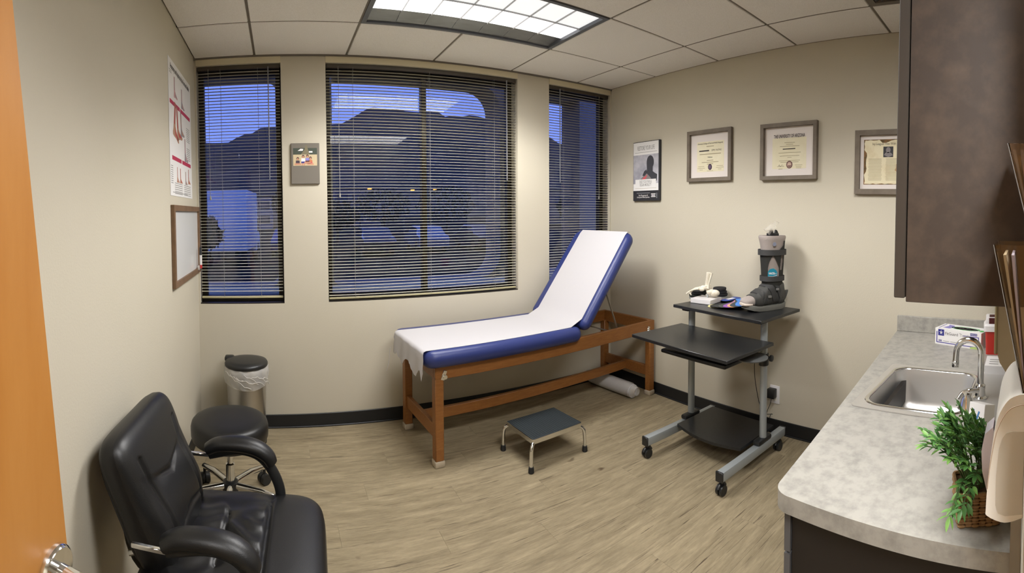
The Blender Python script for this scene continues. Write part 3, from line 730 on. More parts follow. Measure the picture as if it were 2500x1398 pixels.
B(mat('tray_pad', L(96, 98, 98), 0.5)).lathe([(.085, 0), (.088, .006), (.08, .012)], (-.12, -.285, .628), 26).build('mouse_tray', t)
B(BLKP).cyl((.02, -BW, .60), (.02, -BW - .055, .60), .008, seg=10).lathe([(.012, 0), (.018, .004), (.018, .016), (.01, .02)], M=Matrix.Translation((.02, -BW - .04, .60)) @ Matrix.Rotation(R(90), 4, 'X'), seg=10).build('clamp_knob', t)
pts = [(-.15, -.235)] + [(-.15 - .045 * math.sin(PI * k / 12), -.235 + .47 * k / 12) for k in range(1, 12)] + [(-.15, .235), (.20, .235), (.20, -.235)]
B(BLKLAM).prism(pts, .122, .138).build('lower_shelf', t, 30)

# cable, plug, outlet
t = thing('wall_outlet', 'white wall outlet low on the right wall behind the cart', 'outlet', M=on_right(1.516, .248))
B(WHITEP).box(-.036, .036, -.058, .058, 0, .006, .003, 2).build('cover_plate', t)
B(IVORY).box(-.017, .017, .006, .040, .0055, .0075, .002, 1).box(-.017, .017, -.040, -.006, .0055, .0075, .002, 1).build('socket', t)
t = thing('power_adapter', 'black plug-in power adapter with a thin looping cord on the wall outlet', 'adapter', M=on_right(1.524, .262))
B(BLKP).box(-.027, .027, -.03, .03, .0076, .052, .006, 2).build('body', t)
B(BLKP).tube(smoothpath([(0, -.03, .035), (.002, -.06, .05), (-.012, -.10, .06), (-.03, -.155, .05), (-.022, -.20, .06), (.002, -.165, .07), (.02, -.115, .075), (.045, -.10, .10), (.06, -.02, .25), (.065, .20, .34), (.068, .36, .345)], 6), .0022, 6).build('cord', t)

# ------------------------------------------------------------------ office chair
def sgp(c, e): return math.copysign(abs(c) ** e, c)
def blob(mm, Lx, Wy, T, n=5.0, pe=4.0, fn=None, M=None, seg=64, nr=18, flatb=0.5, taper=0.0):
    """cushion: superellipse plan, domed edge, fn(x, y) adds relief to the upper side"""
    out = [(sgp(math.cos(2 * PI * j / seg), 2 / n) * Lx / 2, sgp(math.sin(2 * PI * j / seg), 2 / n) * Wy / 2) for j in range(seg)]
    out = [(x, y * (1 + taper * x)) for x, y in out]
    rs = []
    S_ = [0.02] + [(k / nr) ** 0.8 for k in range(1, nr)] + [0.985, 1.0]
    for s in S_:
        h = (1 - s ** pe) ** (1 / 2.2) if s < 1 else 0
        rs.append([(x * s, y * s, T / 2 * h + (fn(x * s, y * s) * min(1, (1 - s) * 6) if fn else 0)) for x, y in out])
    for s in reversed(S_[:-1]):
        h = (1 - s ** pe) ** (1 / 2.2)
        rs.append([(x * s, y * s, -T * flatb * h) for x, y in out])
    return mm.rings(rs, True, M)
t = thing('office_chair', 'black leather office chair with padded loop arms beside the orange door', 'chair', (-.16, 1.385, 0), R(-4))
def gr(d, wd=.008): return math.exp(-(d / wd) ** 2)
def seat_fn(x, y):
    z = -.012 * gr(x - .085) - .012 * gr(x + .045)
    if x < .085: z += .0045 * math.sin(y * 84 + 2.4 * math.sin(x * 34) + x * 30) * gr(y + .02, .2) * (1 if x < .07 else 0.3)
    if x > .085: z -= .006 * gr(y + .02, .005) 
    z += .008 * gr(x - .02, .05)
    return z
blob(B(LEATH), .53, .575, .12, 5.5, 5, seat_fn, Matrix.Translation((.02, 0, .405)), seg=120, nr=64).build('seat', t, 70)
def back_fn(x, y):
    z = .022 * gr(x + .08, .09) - .012 * gr(abs(y) - .13 - .18 * max(0, x + .02), .009) * (1 if x < .13 else 0)
    z -= .010 * gr(x - .02 - .25 * abs(y), .008) * gr(y, .14)
    z -= .008 * gr(x + .10 + .2 * abs(y), .007) * gr(y, .14)
    return z
BM = Matrix.Translation((-.240, .030, .592)) @ Matrix.Rotation(R(90 - 21), 4, 'Y') @ Matrix.Rotation(R(180), 4, 'Z')
blob(B(LEATH), .43, .445, .115, 6.5, 7, back_fn, BM, seg=120, nr=44, taper=.55).build('backrest', t, 70)
blob(B(BLKP), .36, .37, .05, 5, 5, None, BM @ Matrix.Translation((0, 0, -.055)), seg=48, nr=8, taper=.5).build('back_shell', t)
B(BLKP).box(-.035, .035, -.04, .04, -.02, 0, .006, 2, M=Matrix.Translation((-.30, 0, .48))).tube(smoothpath([(-.315, 0, .56), (-.30, 0, .40), (-.24, 0, .335), (-.08, 0, .325)], 5), .022, 10, flat=1.8).build('back_bracket', t)
for y in (-.13, .13): B(CHROME).cyl((-.13, y, -.098), (-.13, y, -.070), .010, seg=12, M=BM).build('shell_screw', t)
for sy in (-1, 1):
    y = .25 * sy
    arm = smoothpath([(-.125, y, .592), (-.085, y, .612), (-.01, y, .618), (.05, y, .607), (.088, y, .582), (.103, y, .556)], 6)
    n_ = len(arm); rad = [.026 + .010 * math.sin(PI * min(1, max(0, (i + 2) / (n_ + 3)))) for i in range(n_)]
    B(LEATH).tube(arm, rad, 16, flat=.72).build('arm_pad', t, 60)
    B(BLKP).tube(smoothpath([(-.12, y, .576), (-.02, y, .598), (.05, y, .586), (.095, y, .545), (.125, y, .485), (.132, y, .43), (.12, y * .98, .37), (.06, y * .9, .335)], 5), .013, 10, flat=1.4).build('arm_frame', t)
    B(CHROME).box(-.215, -.115, y - .006, y + .006, .566, .578, .002, 1).build('arm_bar', t)
B(BLKP).box(-.13, .13, -.10, .10, .318, .345, .006, 2).build('seat_mechanism', t)
B(BLKP).lathe([(.03, .09), (.032, .2), (.022, .21), (.022, .32)], seg=18).build('gas_column', t)
for k in range(5):
    a_ = R(72 * k + 20)
    d_ = Vector((math.cos(a_), math.sin(a_), 0))
    B(BLKP).tube([d_ * .02 + Vector((0, 0, .115)), d_ * .15 + Vector((0, 0, .10)), d_ * .26 + Vector((0, 0, .075))], [.026, .021, .015], 10).build('base_leg', t)
    s_ = Vector((-d_.y, d_.x, 0)); c_ = d_ * .262 + Vector((0, 0, .026))
    B(BLKP).cyl(c_ - s_ * .022, c_ - s_ * .004, .026, seg=14).cyl(c_ + s_ * .004, c_ + s_ * .022, .026, seg=14).cyl(c_, c_ + Vector((0, 0, .05)), .007, seg=8).build('caster', t)

# ------------------------------------------------------------------ round stool
t = thing('rolling_stool', 'round black padded rolling stool with a chrome star base by the waste bin', 'stool', (-.258, 2.265, 0), R(0))
B(LEATH).lathe([(.02, .335), (.165, .335), (.180, .345), (.188, .365), (.189, .405), (.184, .424), (.174, .434), (.155, .439), (.10, .441), (.001, .442)], seg=48).build('seat', t, 60)
B(BLKP).lathe([(.09, .322), (.10, .335)], seg=24).build('seat_plate', t)
B(BLKP).tube([(.0, -.02, .327), (.12, -.10, .322), (.17, -.135, .316)], .006, 8).build('lift_lever', t)
B(CHROME).lathe([(.022, .10), (.022, .22), (.014, .225), (.014, .327)], seg=20).build('column', t)
B(BLKP).lathe([(.036, .085), (.040, .095), (.038, .135), (.028, .142)], seg=24).build('hub', t)
for k in range(5):
    a_ = R(72 * k - 90 + 1)
    d_ = Vector((math.cos(a_), math.sin(a_), 0)); s_ = Vector((-d_.y, d_.x, 0))
    B(CHROME).tube([d_ * .03 + Vector((0, 0, .118)), d_ * .16 + Vector((0, 0, .112)), d_ * .275 + Vector((0, 0, .088)), d_ * .288 + Vector((0, 0, .08))], [.017, .0155, .0135, .009], 12).build('base_leg', t)
    c_ = d_ * .272 + Vector((0, 0, .0275)); e_ = (d_ * .3 + s_).normalized()
    B(BLKP).cyl(c_ - e_ * .026, c_ - e_ * .003, .0275, seg=16).cyl(c_ + e_ * .003, c_ + e_ * .026, .0275, seg=16).cyl(c_, c_ + Vector((0, 0, .062)), .008, seg=8).build('caster', t)

# ------------------------------------------------------------------ waste bin
t = thing('waste_bin', 'steel waste bin with a black lid and clear liner in the left corner', 'waste bin', (-.222, 2.955, 0))
B(STEEL).lathe([(.116, .03), (.122, .30), (.126, .478), (.123, .478), (.113, .035)], seg=48).build('body', t)
B(BLKP).lathe([(.118, 0), (.122, .004), (.122, .032), (.116, .034)], seg=40).build('base_ring', t)
B(BLKP).lathe([(.130, .478), (.136, .484), (.136, .496), (.130, .506), (.09, .514), (.03, .517), (.001, .517)], seg=48).box(-.145, -.085, .06, .115, .480, .512, .01, 2).build('lid', t, 50)
B(BLKP).box(.035, .085, -.165, -.11, .004, .018, .005, 2).build('foot_pedal', t)
lr = random.Random(4); prof = [(.128, .482), (.139, .47), (.141, .44), (.138, .41), (.135, .385), (.131, .37)]; rs = []
for r_, z in prof:
    rs.append([((r_ + .004 * math.sin(j * 1.7 + z * 90) + lr.uniform(-.0015, .0015)) * math.cos(2 * PI * j / 60), (r_ + .004 * math.sin(j * 1.3 + z * 70)) * math.sin(2 * PI * j / 60), z + .010 * math.sin(j * .21 + 1) * (1 if z < .4 else .4)) for j in range(60)])
m = B(BAGM).rings(rs, False)
m.build('liner', t, 60)
m = B(mat('liner_fold', L(232, 230, 226), 0.4, alpha=0.7))
for k in range(6):
    a0 = R(-150 + 19 * k); m.tube([(.143 * math.cos(a0 + .14 * i), .143 * math.sin(a0 + .14 * i), .462 - .012 * (k % 3) - .011 * i * (1 if k % 2 else .5) + .006 * math.sin(i * 2 + k)) for i in range(8)], .0016, 5)
m.build('liner_folds', t)['kind'] = 'stuff'

# ------------------------------------------------------------------ counter, base cabinet, sink
CZ = .75
FS = (.708 - .558) / (2.655 - .995)
fy = lambda x: .558 + (x - .995) * FS
SO = (1.772, .305); SA = R(-2)
def sk(x, y): return (SO[0] + x * math.cos(SA) - y * math.sin(SA), SO[1] + x * math.sin(SA) + y * math.cos(SA))
out = [(.930, -.010), (2.652, -.010), (2.652, fy(2.652))]
cx, cy, cr = 1.018, .508, .05
for i in range(9):
    a_ = R(95 + 90 * i / 8); out.append((cx + cr * math.cos(a_) * .98, fy(1.045) - .05 + cr * math.sin(a_)))
t = thing('countertop', 'mottled grey laminate countertop with an inset steel sink along the near wall', 'countertop', (0, 0, 0))
B(COUNT).holes([out, [sk(*p) for p in rrect(-.232, .232, -.24, .247, .03, 4)]], CZ - .042, CZ).build('slab', t, 30)
_s = B(COUNT).box(2.634, 2.652, .006, .706, CZ + .0005, CZ + .088, .002, 1)
tag(_s.build('side_splash'), 'grey laminate splash strip standing on the countertop against the right wall', 'backsplash')
tag(B(COUNT).box(.985, 2.634, -.010, .004, CZ + .0005, CZ + .088, .002, 1).build('back_splash'), 'long grey laminate splash strip behind the sink along the near wall', 'backsplash')
t = thing('base_cabinet', 'dark base cabinet under the grey countertop with grey edged fronts', 'cabinet', (0, 0, 0))
B(CABD).box(1.035, 2.64, .02, .50, .09, .108).box(1.035, 2.64, .02, .032, .108, CZ - .043).box(2.622, 2.64, .032, .50, .108, CZ - .043).box(1.035, 2.622, .482, .50, CZ - .13, CZ - .043).build('body', t, 0)
B(CABD).add([(1.032, .010, .0), (1.032, .524, .0), (1.032, .524, CZ - .043), (1.032, .010, CZ - .043), (1.012, .010, 0), (1.012, .524, 0), (1.012, .524, CZ - .043), (1.012, .010, CZ - .043)],
            [(0, 1, 2, 3), (7, 6, 5, 4), (0, 4, 5, 1), (1, 5, 6, 2), (2, 6, 7, 3), (3, 7, 4, 0)]).build('end_panel', t, 0)
B(RUBBER).box(1.04, 2.64, .46, .475, 0, .09).build('toe_kick', t, 0)
for k in range(4):
    x0 = 1.006 + .41 * k; x1 = x0 + .404
    for nm, z0, z1 in (('drawer', .592, CZ - .046), ('door', .095, .586)):
        dn = B(EDGEG).add([(x0, fy(x0) - .032, z0), (x1, fy(x1) - .032, z0), (x1, fy(x1) - .016, z0), (x0, fy(x0) - .016, z0), (x0, fy(x0) - .032, z1), (x1, fy(x1) - .032, z1), (x1, fy(x1) - .016, z1), (x0, fy(x0) - .016, z1)],
                   [(0, 1, 2, 3), (4, 7, 6, 5), (0, 4, 5, 1), (1, 5, 6, 2), (2, 6, 7, 3), (3, 7, 4, 0)]).build(nm, t, 0)
        B(CHROME).tube([(x0 + .15, fy(x0 + .15) - .018, z1 - .05), (x0 + .15, fy(x0) + .005, z1 - .05), (x0 + .25, fy(x0) + .009, z1 - .05), (x0 + .25, fy(x0 + .25) - .018, z1 - .05)], .004, 8).build('pull', dn)
struct(B(mat('filler_laminate', L(150, 142, 130), 0.6)).box(.922, .929, -.011, .010, 0, .86).build('trim_6', None, 0))

SM = Matrix.Translation((SO[0], SO[1], CZ)) @ Matrix.Rotation(SA, 4, 'Z')
t = thing('sink', 'square brushed steel drop-in sink set in the grey countertop', 'sink', M=SM)
bowl = rrect(-.205, .205, -.118, .225, .06, 8)
B(STEELD).holes([rrect(-.25, .25, -.258, .262, .022, 6), bowl], .0006, .004).build('deck', t, 0)
B(CHROME).rings([[(x * s, .053 + (y - .053) * s, z) for x, y in bowl] for s, z in ((1.075, .0042), (1.06, .0072), (1.03, .0075), (1.0, .003), (.985, -.012))], False).build('bowl_rim', t, 60)
rs = []
for ins, z in ((0, .002), (.004, -.02), (.010, -.12), (.020, -.145), (.045, -.157), (.10, -.160)):
    rs.append([(x, y, z) for x, y in rrect(-.203 + ins, .203 - ins, -.116 + ins, .223 - ins, max(.012, .058 - ins * .3), 8)])
m = B(STEELD).rings(rs, False); m.prism(rrect(-.104, .104, -.017, .124, .03, 8), -.1605, -.1600)
m.build('bowl', t, 50)
B(CHROME).lathe([(.032, -.1595), (.030, -.156), (.02, -.158), (.001, -.159)], (0, .055, 0), 20).build('drain', t)

# faucet
t = thing('faucet', 'chrome gooseneck faucet with a lever handle behind the sink', 'faucet', M=Matrix.Translation((1.722, .142, CZ + .0045)) @ Matrix.Rotation(SA, 4, 'Z'))
gz = .205
g = [(0, 0, .05), (0, 0, .12), (0, 0, gz - .045)] + arc((0, .046, gz - .045), .046, 180, 10, 14, 'yz') + [(0, .094, gz - .08)]
B(CHROME).tube(g, .0118, 16).build('spout', t)
B(CHROME).lathe([(.0122, 0), (.0138, .002), (.0138, .022), (.0118, .024)], (0, .0945, gz - .10), 16).build('aerator', t)
B(CHROME).lathe([(.027, 0), (.027, .004), (.020, .010), (.017, .03), (.019, .034), (.019, .046), (.013, .052)], seg=24).build('body', t)
B(CHROME).tube(smoothpath([(-.015, .005, .03), (-.03, .03, .034), (-.035, .06, .026), (-.05, .075, .006)], 5), [.009] * 8 + [.007] * 8, 10).build('lever', t)
B(CHROME).lathe([(.030, 0), (.028, .004), (.018, .035), (.012, .045), (.012, .05), (.001, .052)], (-.105, .035, 0), 24).build('sprayer_base', t)

# ------------------------------------------------------------------ things on and over the counter
def place(ox, oy, oz, rz): return Matrix.Translation((ox, oy, oz)) @ Matrix.Rotation(rz, 4, 'Z')
# glove box: local x across the front (as seen), local -y faces the camera
ga = math.atan2(-.249, -.077)
t = thing('glove_box', 'white and purple disposable glove box open on top at the back of the counter', 'box', M=Matrix.Translation((2.394, .320, CZ)) @ Matrix.Rotation(math.atan2(-.249, -.077), 4, 'Z'))
gw, gd, gh = .13, .115, .082
B(WHITEC).holes([rect(-gw, gw, 0, gd), [(.02 + .072 * math.cos(2 * PI * i / 24), gd / 2 + .026 * math.sin(2 * PI * i / 24)) for i in range(24)]], gh - .001, gh).box(-gw, gw, 0, .001, 0, gh - .001).box(-gw, gw, gd - .001, gd, 0, gh - .001).box(-gw, -gw + .001, 0.001, gd - .001, 0, gh - .001).box(gw - .001, gw, 0.001, gd - .001, 0, gh - .001).box(-gw, gw, 0, gd, 0, .001).build('carton', t, 0)
blob(B(mat('glove_dark', L(24, 26, 34), 0.5)), .15, .06, .03, 2.2, 2, lambda x, y: .004 * math.sin(x * 160), Matrix.Translation((.02, gd / 2, gh - .016)), seg=32, nr=8).build('glove', t)
FM = frameM((0, -.0004, 0), (1, 0, 0), (0, 0, 1), (0, -1, 0))
p = B(PURP)
for q in (rect(-.122, -.117, .012, .066), rect(-.122, .118, .009, .013), rect(.114, .118, .009, .062), rect(.03, .118, .058, .062)): p.prism(q, 0, .0003, FM)
p.m(NAVY).prism(rect(-.112, -.078, .046, .078), 0, .0004, FM).prism(rect(.070, .108, .066, .078), 0, .0003, FM)
p.m(WHITEC)
for a_ in (90, 18, 162, 240, 300): p.prism([(-.095 + .003 * math.cos(R(a_ + 90)), .062 + .003 * math.sin(R(a_ + 90))), (-.095 + .013 * math.cos(R(a_)), .062 + .013 * math.sin(R(a_))), (-.095 - .003 * math.cos(R(a_ + 90)), .062 - .003 * math.sin(R(a_ + 90)))], .0004, .0006, FM)
p.text('MEDLINE', .009, .089, .072, .0006, FM)
p.m(INK).text('FitGuard', .0205, -.072, .060, .0004, FM, 'LEFT').text('\u2122', .008, .008, .068, .0004, FM, 'LEFT').m(INKG).text('Touch', .0205, -.072 + .086, .060, .0004, FM, 'LEFT', squeeze=.0001)
p.text('Touch', .0205, .012, .060, .0004, FM, 'LEFT').m(NAVY).text('300', .013, -.110, .020, .0004, FM, 'LEFT', .0004).m(INKG)
for k in range(3): p.prism(rect(-.082 + .04 * k, -.048 + .04 * k, .019, .0215), 0, .0003, FM)
p.m(GREENP).prism([(.118, .016), (.129, .016), (.129, .034)], 0, .0003, FM).m(mat('print_lime', L(176, 200, 120), .5)).prism([(.07, .009), (.118, .016), (.129, .016), (.129, .001), (.07, .001)], 0, .0003, FM)
p.build('front_print', t, 0)
p = B(PURP).prism(rect(-.117, -.112, .012, .11), gh, gh + .0003)
p.m(mat('print_lilac', L(136, 130, 196), .5)).prism([(-.10, .03), (-.06, .02), (-.045, .055), (-.06, .09), (-.095, .10), (-.085, .07)], gh, gh + .0003)
p.m(GREENP).holes([[(.02 + .082 * math.cos(2 * PI * i / 24), gd / 2 + .033 * math.sin(2 * PI * i / 24)) for i in range(24)], [(.02 + .073 * math.cos(2 * PI * i / 24), gd / 2 + .027 * math.sin(2 * PI * i / 24)) for i in range(24)]], gh, gh + .0003).prism(rect(.105, .126, .03, .062), gh, gh + .0003)
p.build('top_print', t, 0)

t = thing('sharps_container', 'red sharps container with a white lid beside the glove box', 'container', M=place(2.335, .125, CZ, R(4)))
rs = [rrect(-a_, a_, -a_, a_, .012, 4) for a_ in (.044, .050)]
B(REDB).rings([[(x, y, 0) for x, y in rs[0]], [(x, y, .122) for x, y in rs[1]]]).build('body', t)
B(WHITEP).rings([[(x, y, .112) for x, y in rrect(-.056, .056, -.056, .056, .012, 4)], [(x, y, .138) for x, y in rrect(-.057, .057, -.057, .057, .012, 4)], [(x * .86, y * .86, .148) for x, y in rrect(-.057, .057, -.057, .057, .012, 4)]]).box(-.045, .05, -.046, .047, .142, .178, .006, 2).build('lid', t)
B(DKRED).prism(rect(-.0465, -.0449, -.032, .032), .148, .176).box(-.032, .024, -.03, .03, .177, .1792).build('slot', t, 0)
t = thing('exam_glove_carton', 'white carton with a yellow hand print lying between sharps bin and faucet', 'box', M=place(2.06, .086, CZ, R(0)))
B(WHITEC).box(-.07, .07, -.062, .062, 0, .040, .001, 1).build('carton', t, 0)
p = B(YEL)
for k in range(4): p.prism([(-.055 + .025 * k, -.012), (-.038 + .025 * k, -.012), (-.02 + .022 * k, -.062), (-.036 + .022 * k, -.062)], .0402, .0405)
p.m(BLACKI)
for k in range(3): p.prism([(-.038 + .025 * k, -.022), (-.032 + .025 * k, -.022), (-.016 + .022 * k, -.062), (-.020 + .022 * k, -.062)], .0402, .0406)
p.prism(rect(-.0706, -.0704, -.062, -.048), .0, .04)
p.m(INKG)
for k in range(3): p.prism(rect(-.05 + .03 * k, -.04 + .03 * k, .005, .045), .0402, .0404)
p.build('print', t, 0)
t = thing('wipes_box', 'white box with blue lettering leaning behind the paper towel dispenser', 'box', M=place(1.345, .112, CZ, R(48)))
WR = Matrix.Translation((0, 0, .006)) @ Matrix.Rotation(R(14), 4, 'X') @ Matrix.Rotation(R(8), 4, 'Y')
B(WHITEC).box(-.032, .032, -.020, .022, 0, .118, .001, 1, M=WR).build('carton', t, 0)
p = B(LBLUE); WMX = WR @ frameM((0, .0222, .075), (-1, 0, 0), (0, 0, 1), (0, 1, 0)) @ Matrix.Rotation(R(70), 4, 'Z')
for k, wd in enumerate((.046, .030, .050, .026)): p.prism(rect(-.026, -.026 + wd, .016 - .011 * k, .022 - .011 * k), 0, .0004, WMX)
p.build('print', t, 0)

t = thing('wall_box', 'tan wall mounted box with a dark key slot under the wall cabinet', 'wall box', (1.50, -.0115, .925))
side = [(0, .03), (.055, 0), (.075, .03), (.084, .06), (.084, .27), (0, .27)]
B(TANM).prism(side, -.10, .10, M=frameM((0.09, 0, 0), (0, 1, 0), (0, 0, 1), (1, 0, 0))).build('body', t, 0)
B(mat('tan_box_lip', L(150, 134, 96), .5)).box(-.012, .19, .084, .094, .055, .27, .003, 1).build('front_cover', t)
B(BLACKI).prism([(.028 + .007 * math.cos(R(a_)), .125 + .008 * math.sin(R(a_))) for a_ in range(0, 181, 20)] + [(.024, .085), (.028, .07), (.032, .09)], -.0006, 0, M=frameM((-.0102, 0, 0), (0, 1, 0), (0, 0, 1), (1, 0, 0))).build('key_slot', t, 0)

t = thing('towel_dispenser', 'ivory paper towel dispenser on the near wall above the counter end', 'dispenser', (.80, -.0115, .893))
prof = [(0, .012), (.030, .0), (.060, .012), (.063, .03), (.060, .10), (.054, .17), (.046, .225), (.030, .262), (.012, .275), (0, .277)]
prof = [(max(0, p_.x), p_.y) for p_ in smoothpath([(a_, b_ * .785, 0) for a_, b_ in prof], 4)]
Mx = frameM((0, 0, 0), (0, 1, 0), (0, 0, 1), (1, 0, 0))
B(IVORY).prism(prof, .0, .205, M=Mx).build('cover', t, 50)
B(BEIGE).prism([(0.0, .016), (.030, .012), (.042, .016), (.0465, .03), (.0465, .08), (.0425, .126), (.038, .142), (.031, .152), (.022, .155), (0, .156)], -.0015, .0, M=Mx).build('side_panel', t, 0)
B(mat('seam_tan', L(190, 170, 148), .5)).tube([(-.001, a_ * .985, b_ + .017 - .034 * min(1, b_ / .175)) for a_, b_ in prof[14:]], .0009, 5).build('cover_seam', t)
B(LILAC).prism([(.050, -.033), (.060, -.045), (.072, -.033), (.082, .005), (.0845, .045), (.078, .080), (.062, .095), (.054, .06)], .150, .200, M=Mx).build('front_flap', t, 50)

# basket with artificial greenery
t = thing('potted_greenery', 'artificial leafy green plant in a small square wicker basket on the counter', 'plant', M=place(1.045, .090, CZ, R(14)))
ps = .044; bh = .072
bk = B(WICK)
def sqpath(h_, n_=56):
    out_ = []
    for i in range(n_):
        a_ = 2 * PI * i / n_; c_, q_ = math.cos(a_), math.sin(a_); out_.append((sgp(c_, .30) * h_, sgp(q_, .30) * h_))
    return out_
for k in range(10):
    z = .005 + k * .0069; half = ps * (1 + .05 * z / bh)
    for sd in range(4):
        Ms_ = Matrix.Rotation(PI / 2 * sd, 4, 'Z')
        for i in range(6):
            c_ = -half + (i + .5) * half / 3; pr_o = .0022 if (i + k) % 2 else .0002
            bk.ell((c_, half + pr_o - .001, z), (half / 3 * .62, .0036, .0036), Ms_, 8)
bk.build('weave', t, 60)['kind'] = 'stuff'
B(mat('wicker_dark', L(88, 64, 40), .8)).rings([[(x, y, 0.001) for x, y in rrect(-ps + .002, ps - .002, -ps + .002, ps - .002, .007, 3)], [(x * 1.04, y * 1.04, bh - .004) for x, y in rrect(-ps + .002, ps - .002, -ps + .002, ps - .002, .007, 3)]]).build('basket', t)
B(WICK).tube([(x * 1.05, y * 1.05, bh - .001) for x, y in rrect(-ps, ps, -ps, ps, .008, 3) + rrect(-ps, ps, -ps, ps, .008, 3)[:1]], .0046, 6).build('rim', t)
pr = random.Random(11)
def leafmesh(material, ln, wd):
    m = B(material); sec = [(0, .12), (.25, .85), (.5, 1), (.75, .7), (1, .02)]
    vs = []; fs = []
    for u, q in sec: vs += [(u * ln, -wd * q, .10 * ln * q * .5), (u * ln, 0, -.22 * ln * u * u), (u * ln, wd * q, .10 * ln * q * .5)]
    vs = [(x, y, z - .22 * ln * (x / ln) ** 2 * (0 if i % 3 == 1 else 1)) for i, (x, y, z) in enumerate(vs)]
    for i in range(4): fs += [(3 * i, 3 * i + 1, 3 * i + 4, 3 * i + 3), (3 * i + 1, 3 * i + 2, 3 * i + 5, 3 * i + 4)]
    return m.add(vs, fs).mesh('leaf', 60)
LM = [leafmesh(LEAFA, .030, .0046), leafmesh(LEAFA, .026, .0052), leafmesh(LEAFB, .030, .0048)]
nl = 0; extra = {}
for k in range(64):
    az = pr.uniform(0, 2 * PI); sp_ = pr.uniform(.1, 1.0) ** .6
    tip = Vector((math.cos(az) * .085 * sp_, math.sin(az) * .092 * sp_ + .036, .098 + .125 * math.sqrt(max(0, 1 - (sp_ * .93) ** 2)) + pr.uniform(-.02, .022)))
    if k in (3, 11, 17, 25): tip = Vector((-.055 - .008 * (k % 4), .030 + .012 * (k % 5), .050 + .006 * (k % 3)))
    if tip.y < -.055: tip.y = -.055 + pr.uniform(-.006, .012)
    base_ = Vector((math.cos(az) * .02, math.sin(az) * .02, bh - .01))
    mid = (base_ + tip) / 2 + Vector((0, 0, .028))
    path_ = smoothpath([base_, mid, tip], 4)
    B(STEMM).tube(path_, .0012, 5).build('stem', t)
    for i in range(3, len(path_)):
        for sgn in ((0, 1) if i < len(path_) - 1 else (0, 1, 2)):
            d_ = (path_[min(i + 1, len(path_) - 1)] - path_[i - 1]).normalized()
            side_ = d_.cross(Vector((0, 0, 1))).normalized() * (1 if sgn else -1)
            dr = (d_ * .7 + side_ * pr.uniform(.4, 1.0) + Vector((0, 0, pr.uniform(-.35, .5)))).normalized() if sgn != 2 else d_
            upv = Vector((pr.uniform(-.3, .3), pr.uniform(-.3, .3), 1)); yv = upv.cross(dr).normalized(); zv = dr.cross(yv)
            me_ = LM[pr.choice((0, 0, 1, 1, 2, 2))]; s_ = pr.uniform(.62, 1.0)
            Mx_ = Matrix((dr * s_, yv * s_, zv * s_)).transposed().to_4x4(); Mx_.translation = path_[i]
            if nl < 295 and i >= len(path_) - 3:
                o = bpy.data.objects.new('leaf', me_); C.objects.link(o); o.parent = t; o.matrix_local = Mx_; nl += 1
            else:
                mb_ = extra.setdefault(me_.name, B(me_.materials[0]))
                mb_.add([v_.co.copy() for v_ in me_.vertices], [tuple(p_.vertices) for p_ in me_.polygons], Mx_)
for mb_ in extra.values(): mb_.build('foliage', t, 60)['kind'] = 'stuff'

# wall cabinet and brochure pockets
t = thing('wall_cabinet', 'dark brown laminate wall cabinet hanging on the near wall', 'cabinet', (0, 0, 0))
B(CABM).box(.80, 2.652, -.011, .200, 1.256, 2.43, .001, 1).build('body', t, 0)
for k in range(4):
    x0 = .801 + .463 * k
    B(CABE).box(x0, x0 + .458, .2025, .222, 1.262, 2.425, .0015, 1).build('door', t, 0)
def pocket(z0, z1, y1, label, papers, x0=.655, x1=.775):
    t = thing('brochure_holder', label, 'brochure holder', ((x0 + x1) / 2, -.0115, z0), 0, None)
    hw = (x1 - x0) / 2; H_ = z1 - z0
    pr_ = lambda pts, a, b: B(SMOKE).prism(pts, a, b, M=frameM((0, 0, 0), (0, 1, 0), (0, 0, 1), (1, 0, 0)))
    pr_([(0, 0), (.0025, 0), (.0025, H_ + .026), (0, H_ + .026)], -hw, hw).build('back_plate', t, 0)
    pr_([(.004, 0), (.0065, 0), (y1, H_), (y1 - .0025, H_)], -hw, hw).build('front_plate', t, 0)
    for a in (-hw, hw - .0025): pr_([(.0025, 0), (.0045, 0), (y1 - .0025, H_), (.0025, H_)], a, a + .0025).build('side_plate', t, 0)
    for a in (-hw, hw): B(mat('edge_highlight', L(112, 108, 104), .3)).tube([(a, .0065, 0), (a, y1, H_)], .0006, 5).build('edge', t)  # thin grey tubes imitate the highlight along the acrylic edges
    for i, (mt, q) in enumerate(papers):
        B(mt).prism([(.003, .005), (.005, .005), (y1 * q, H_ * .93), (y1 * q - .004, H_ * .93)], -hw + .006, hw - .006, M=frameM((0, 0, 0), (0, 1, 0), (0, 0, 1), (1, 0, 0))).build('leaflet', t, 0)
pocket(1.398, 1.505, .036, 'upper smoked acrylic brochure holder on the near wall beside the wall cabinet', ((mat('leaflet_tan', L(96, 82, 68), .7), .8), (mat('leaflet_brown', L(84, 68, 54), .7), .5)))
pocket(1.165, 1.367, .052, 'lower smoked acrylic brochure holder on the near wall, holding pale leaflets', ((mat('leaflet_pink', L(176, 166, 176), .7), .52), (mat('leaflet_cream', L(176, 158, 126), .7), .74)))

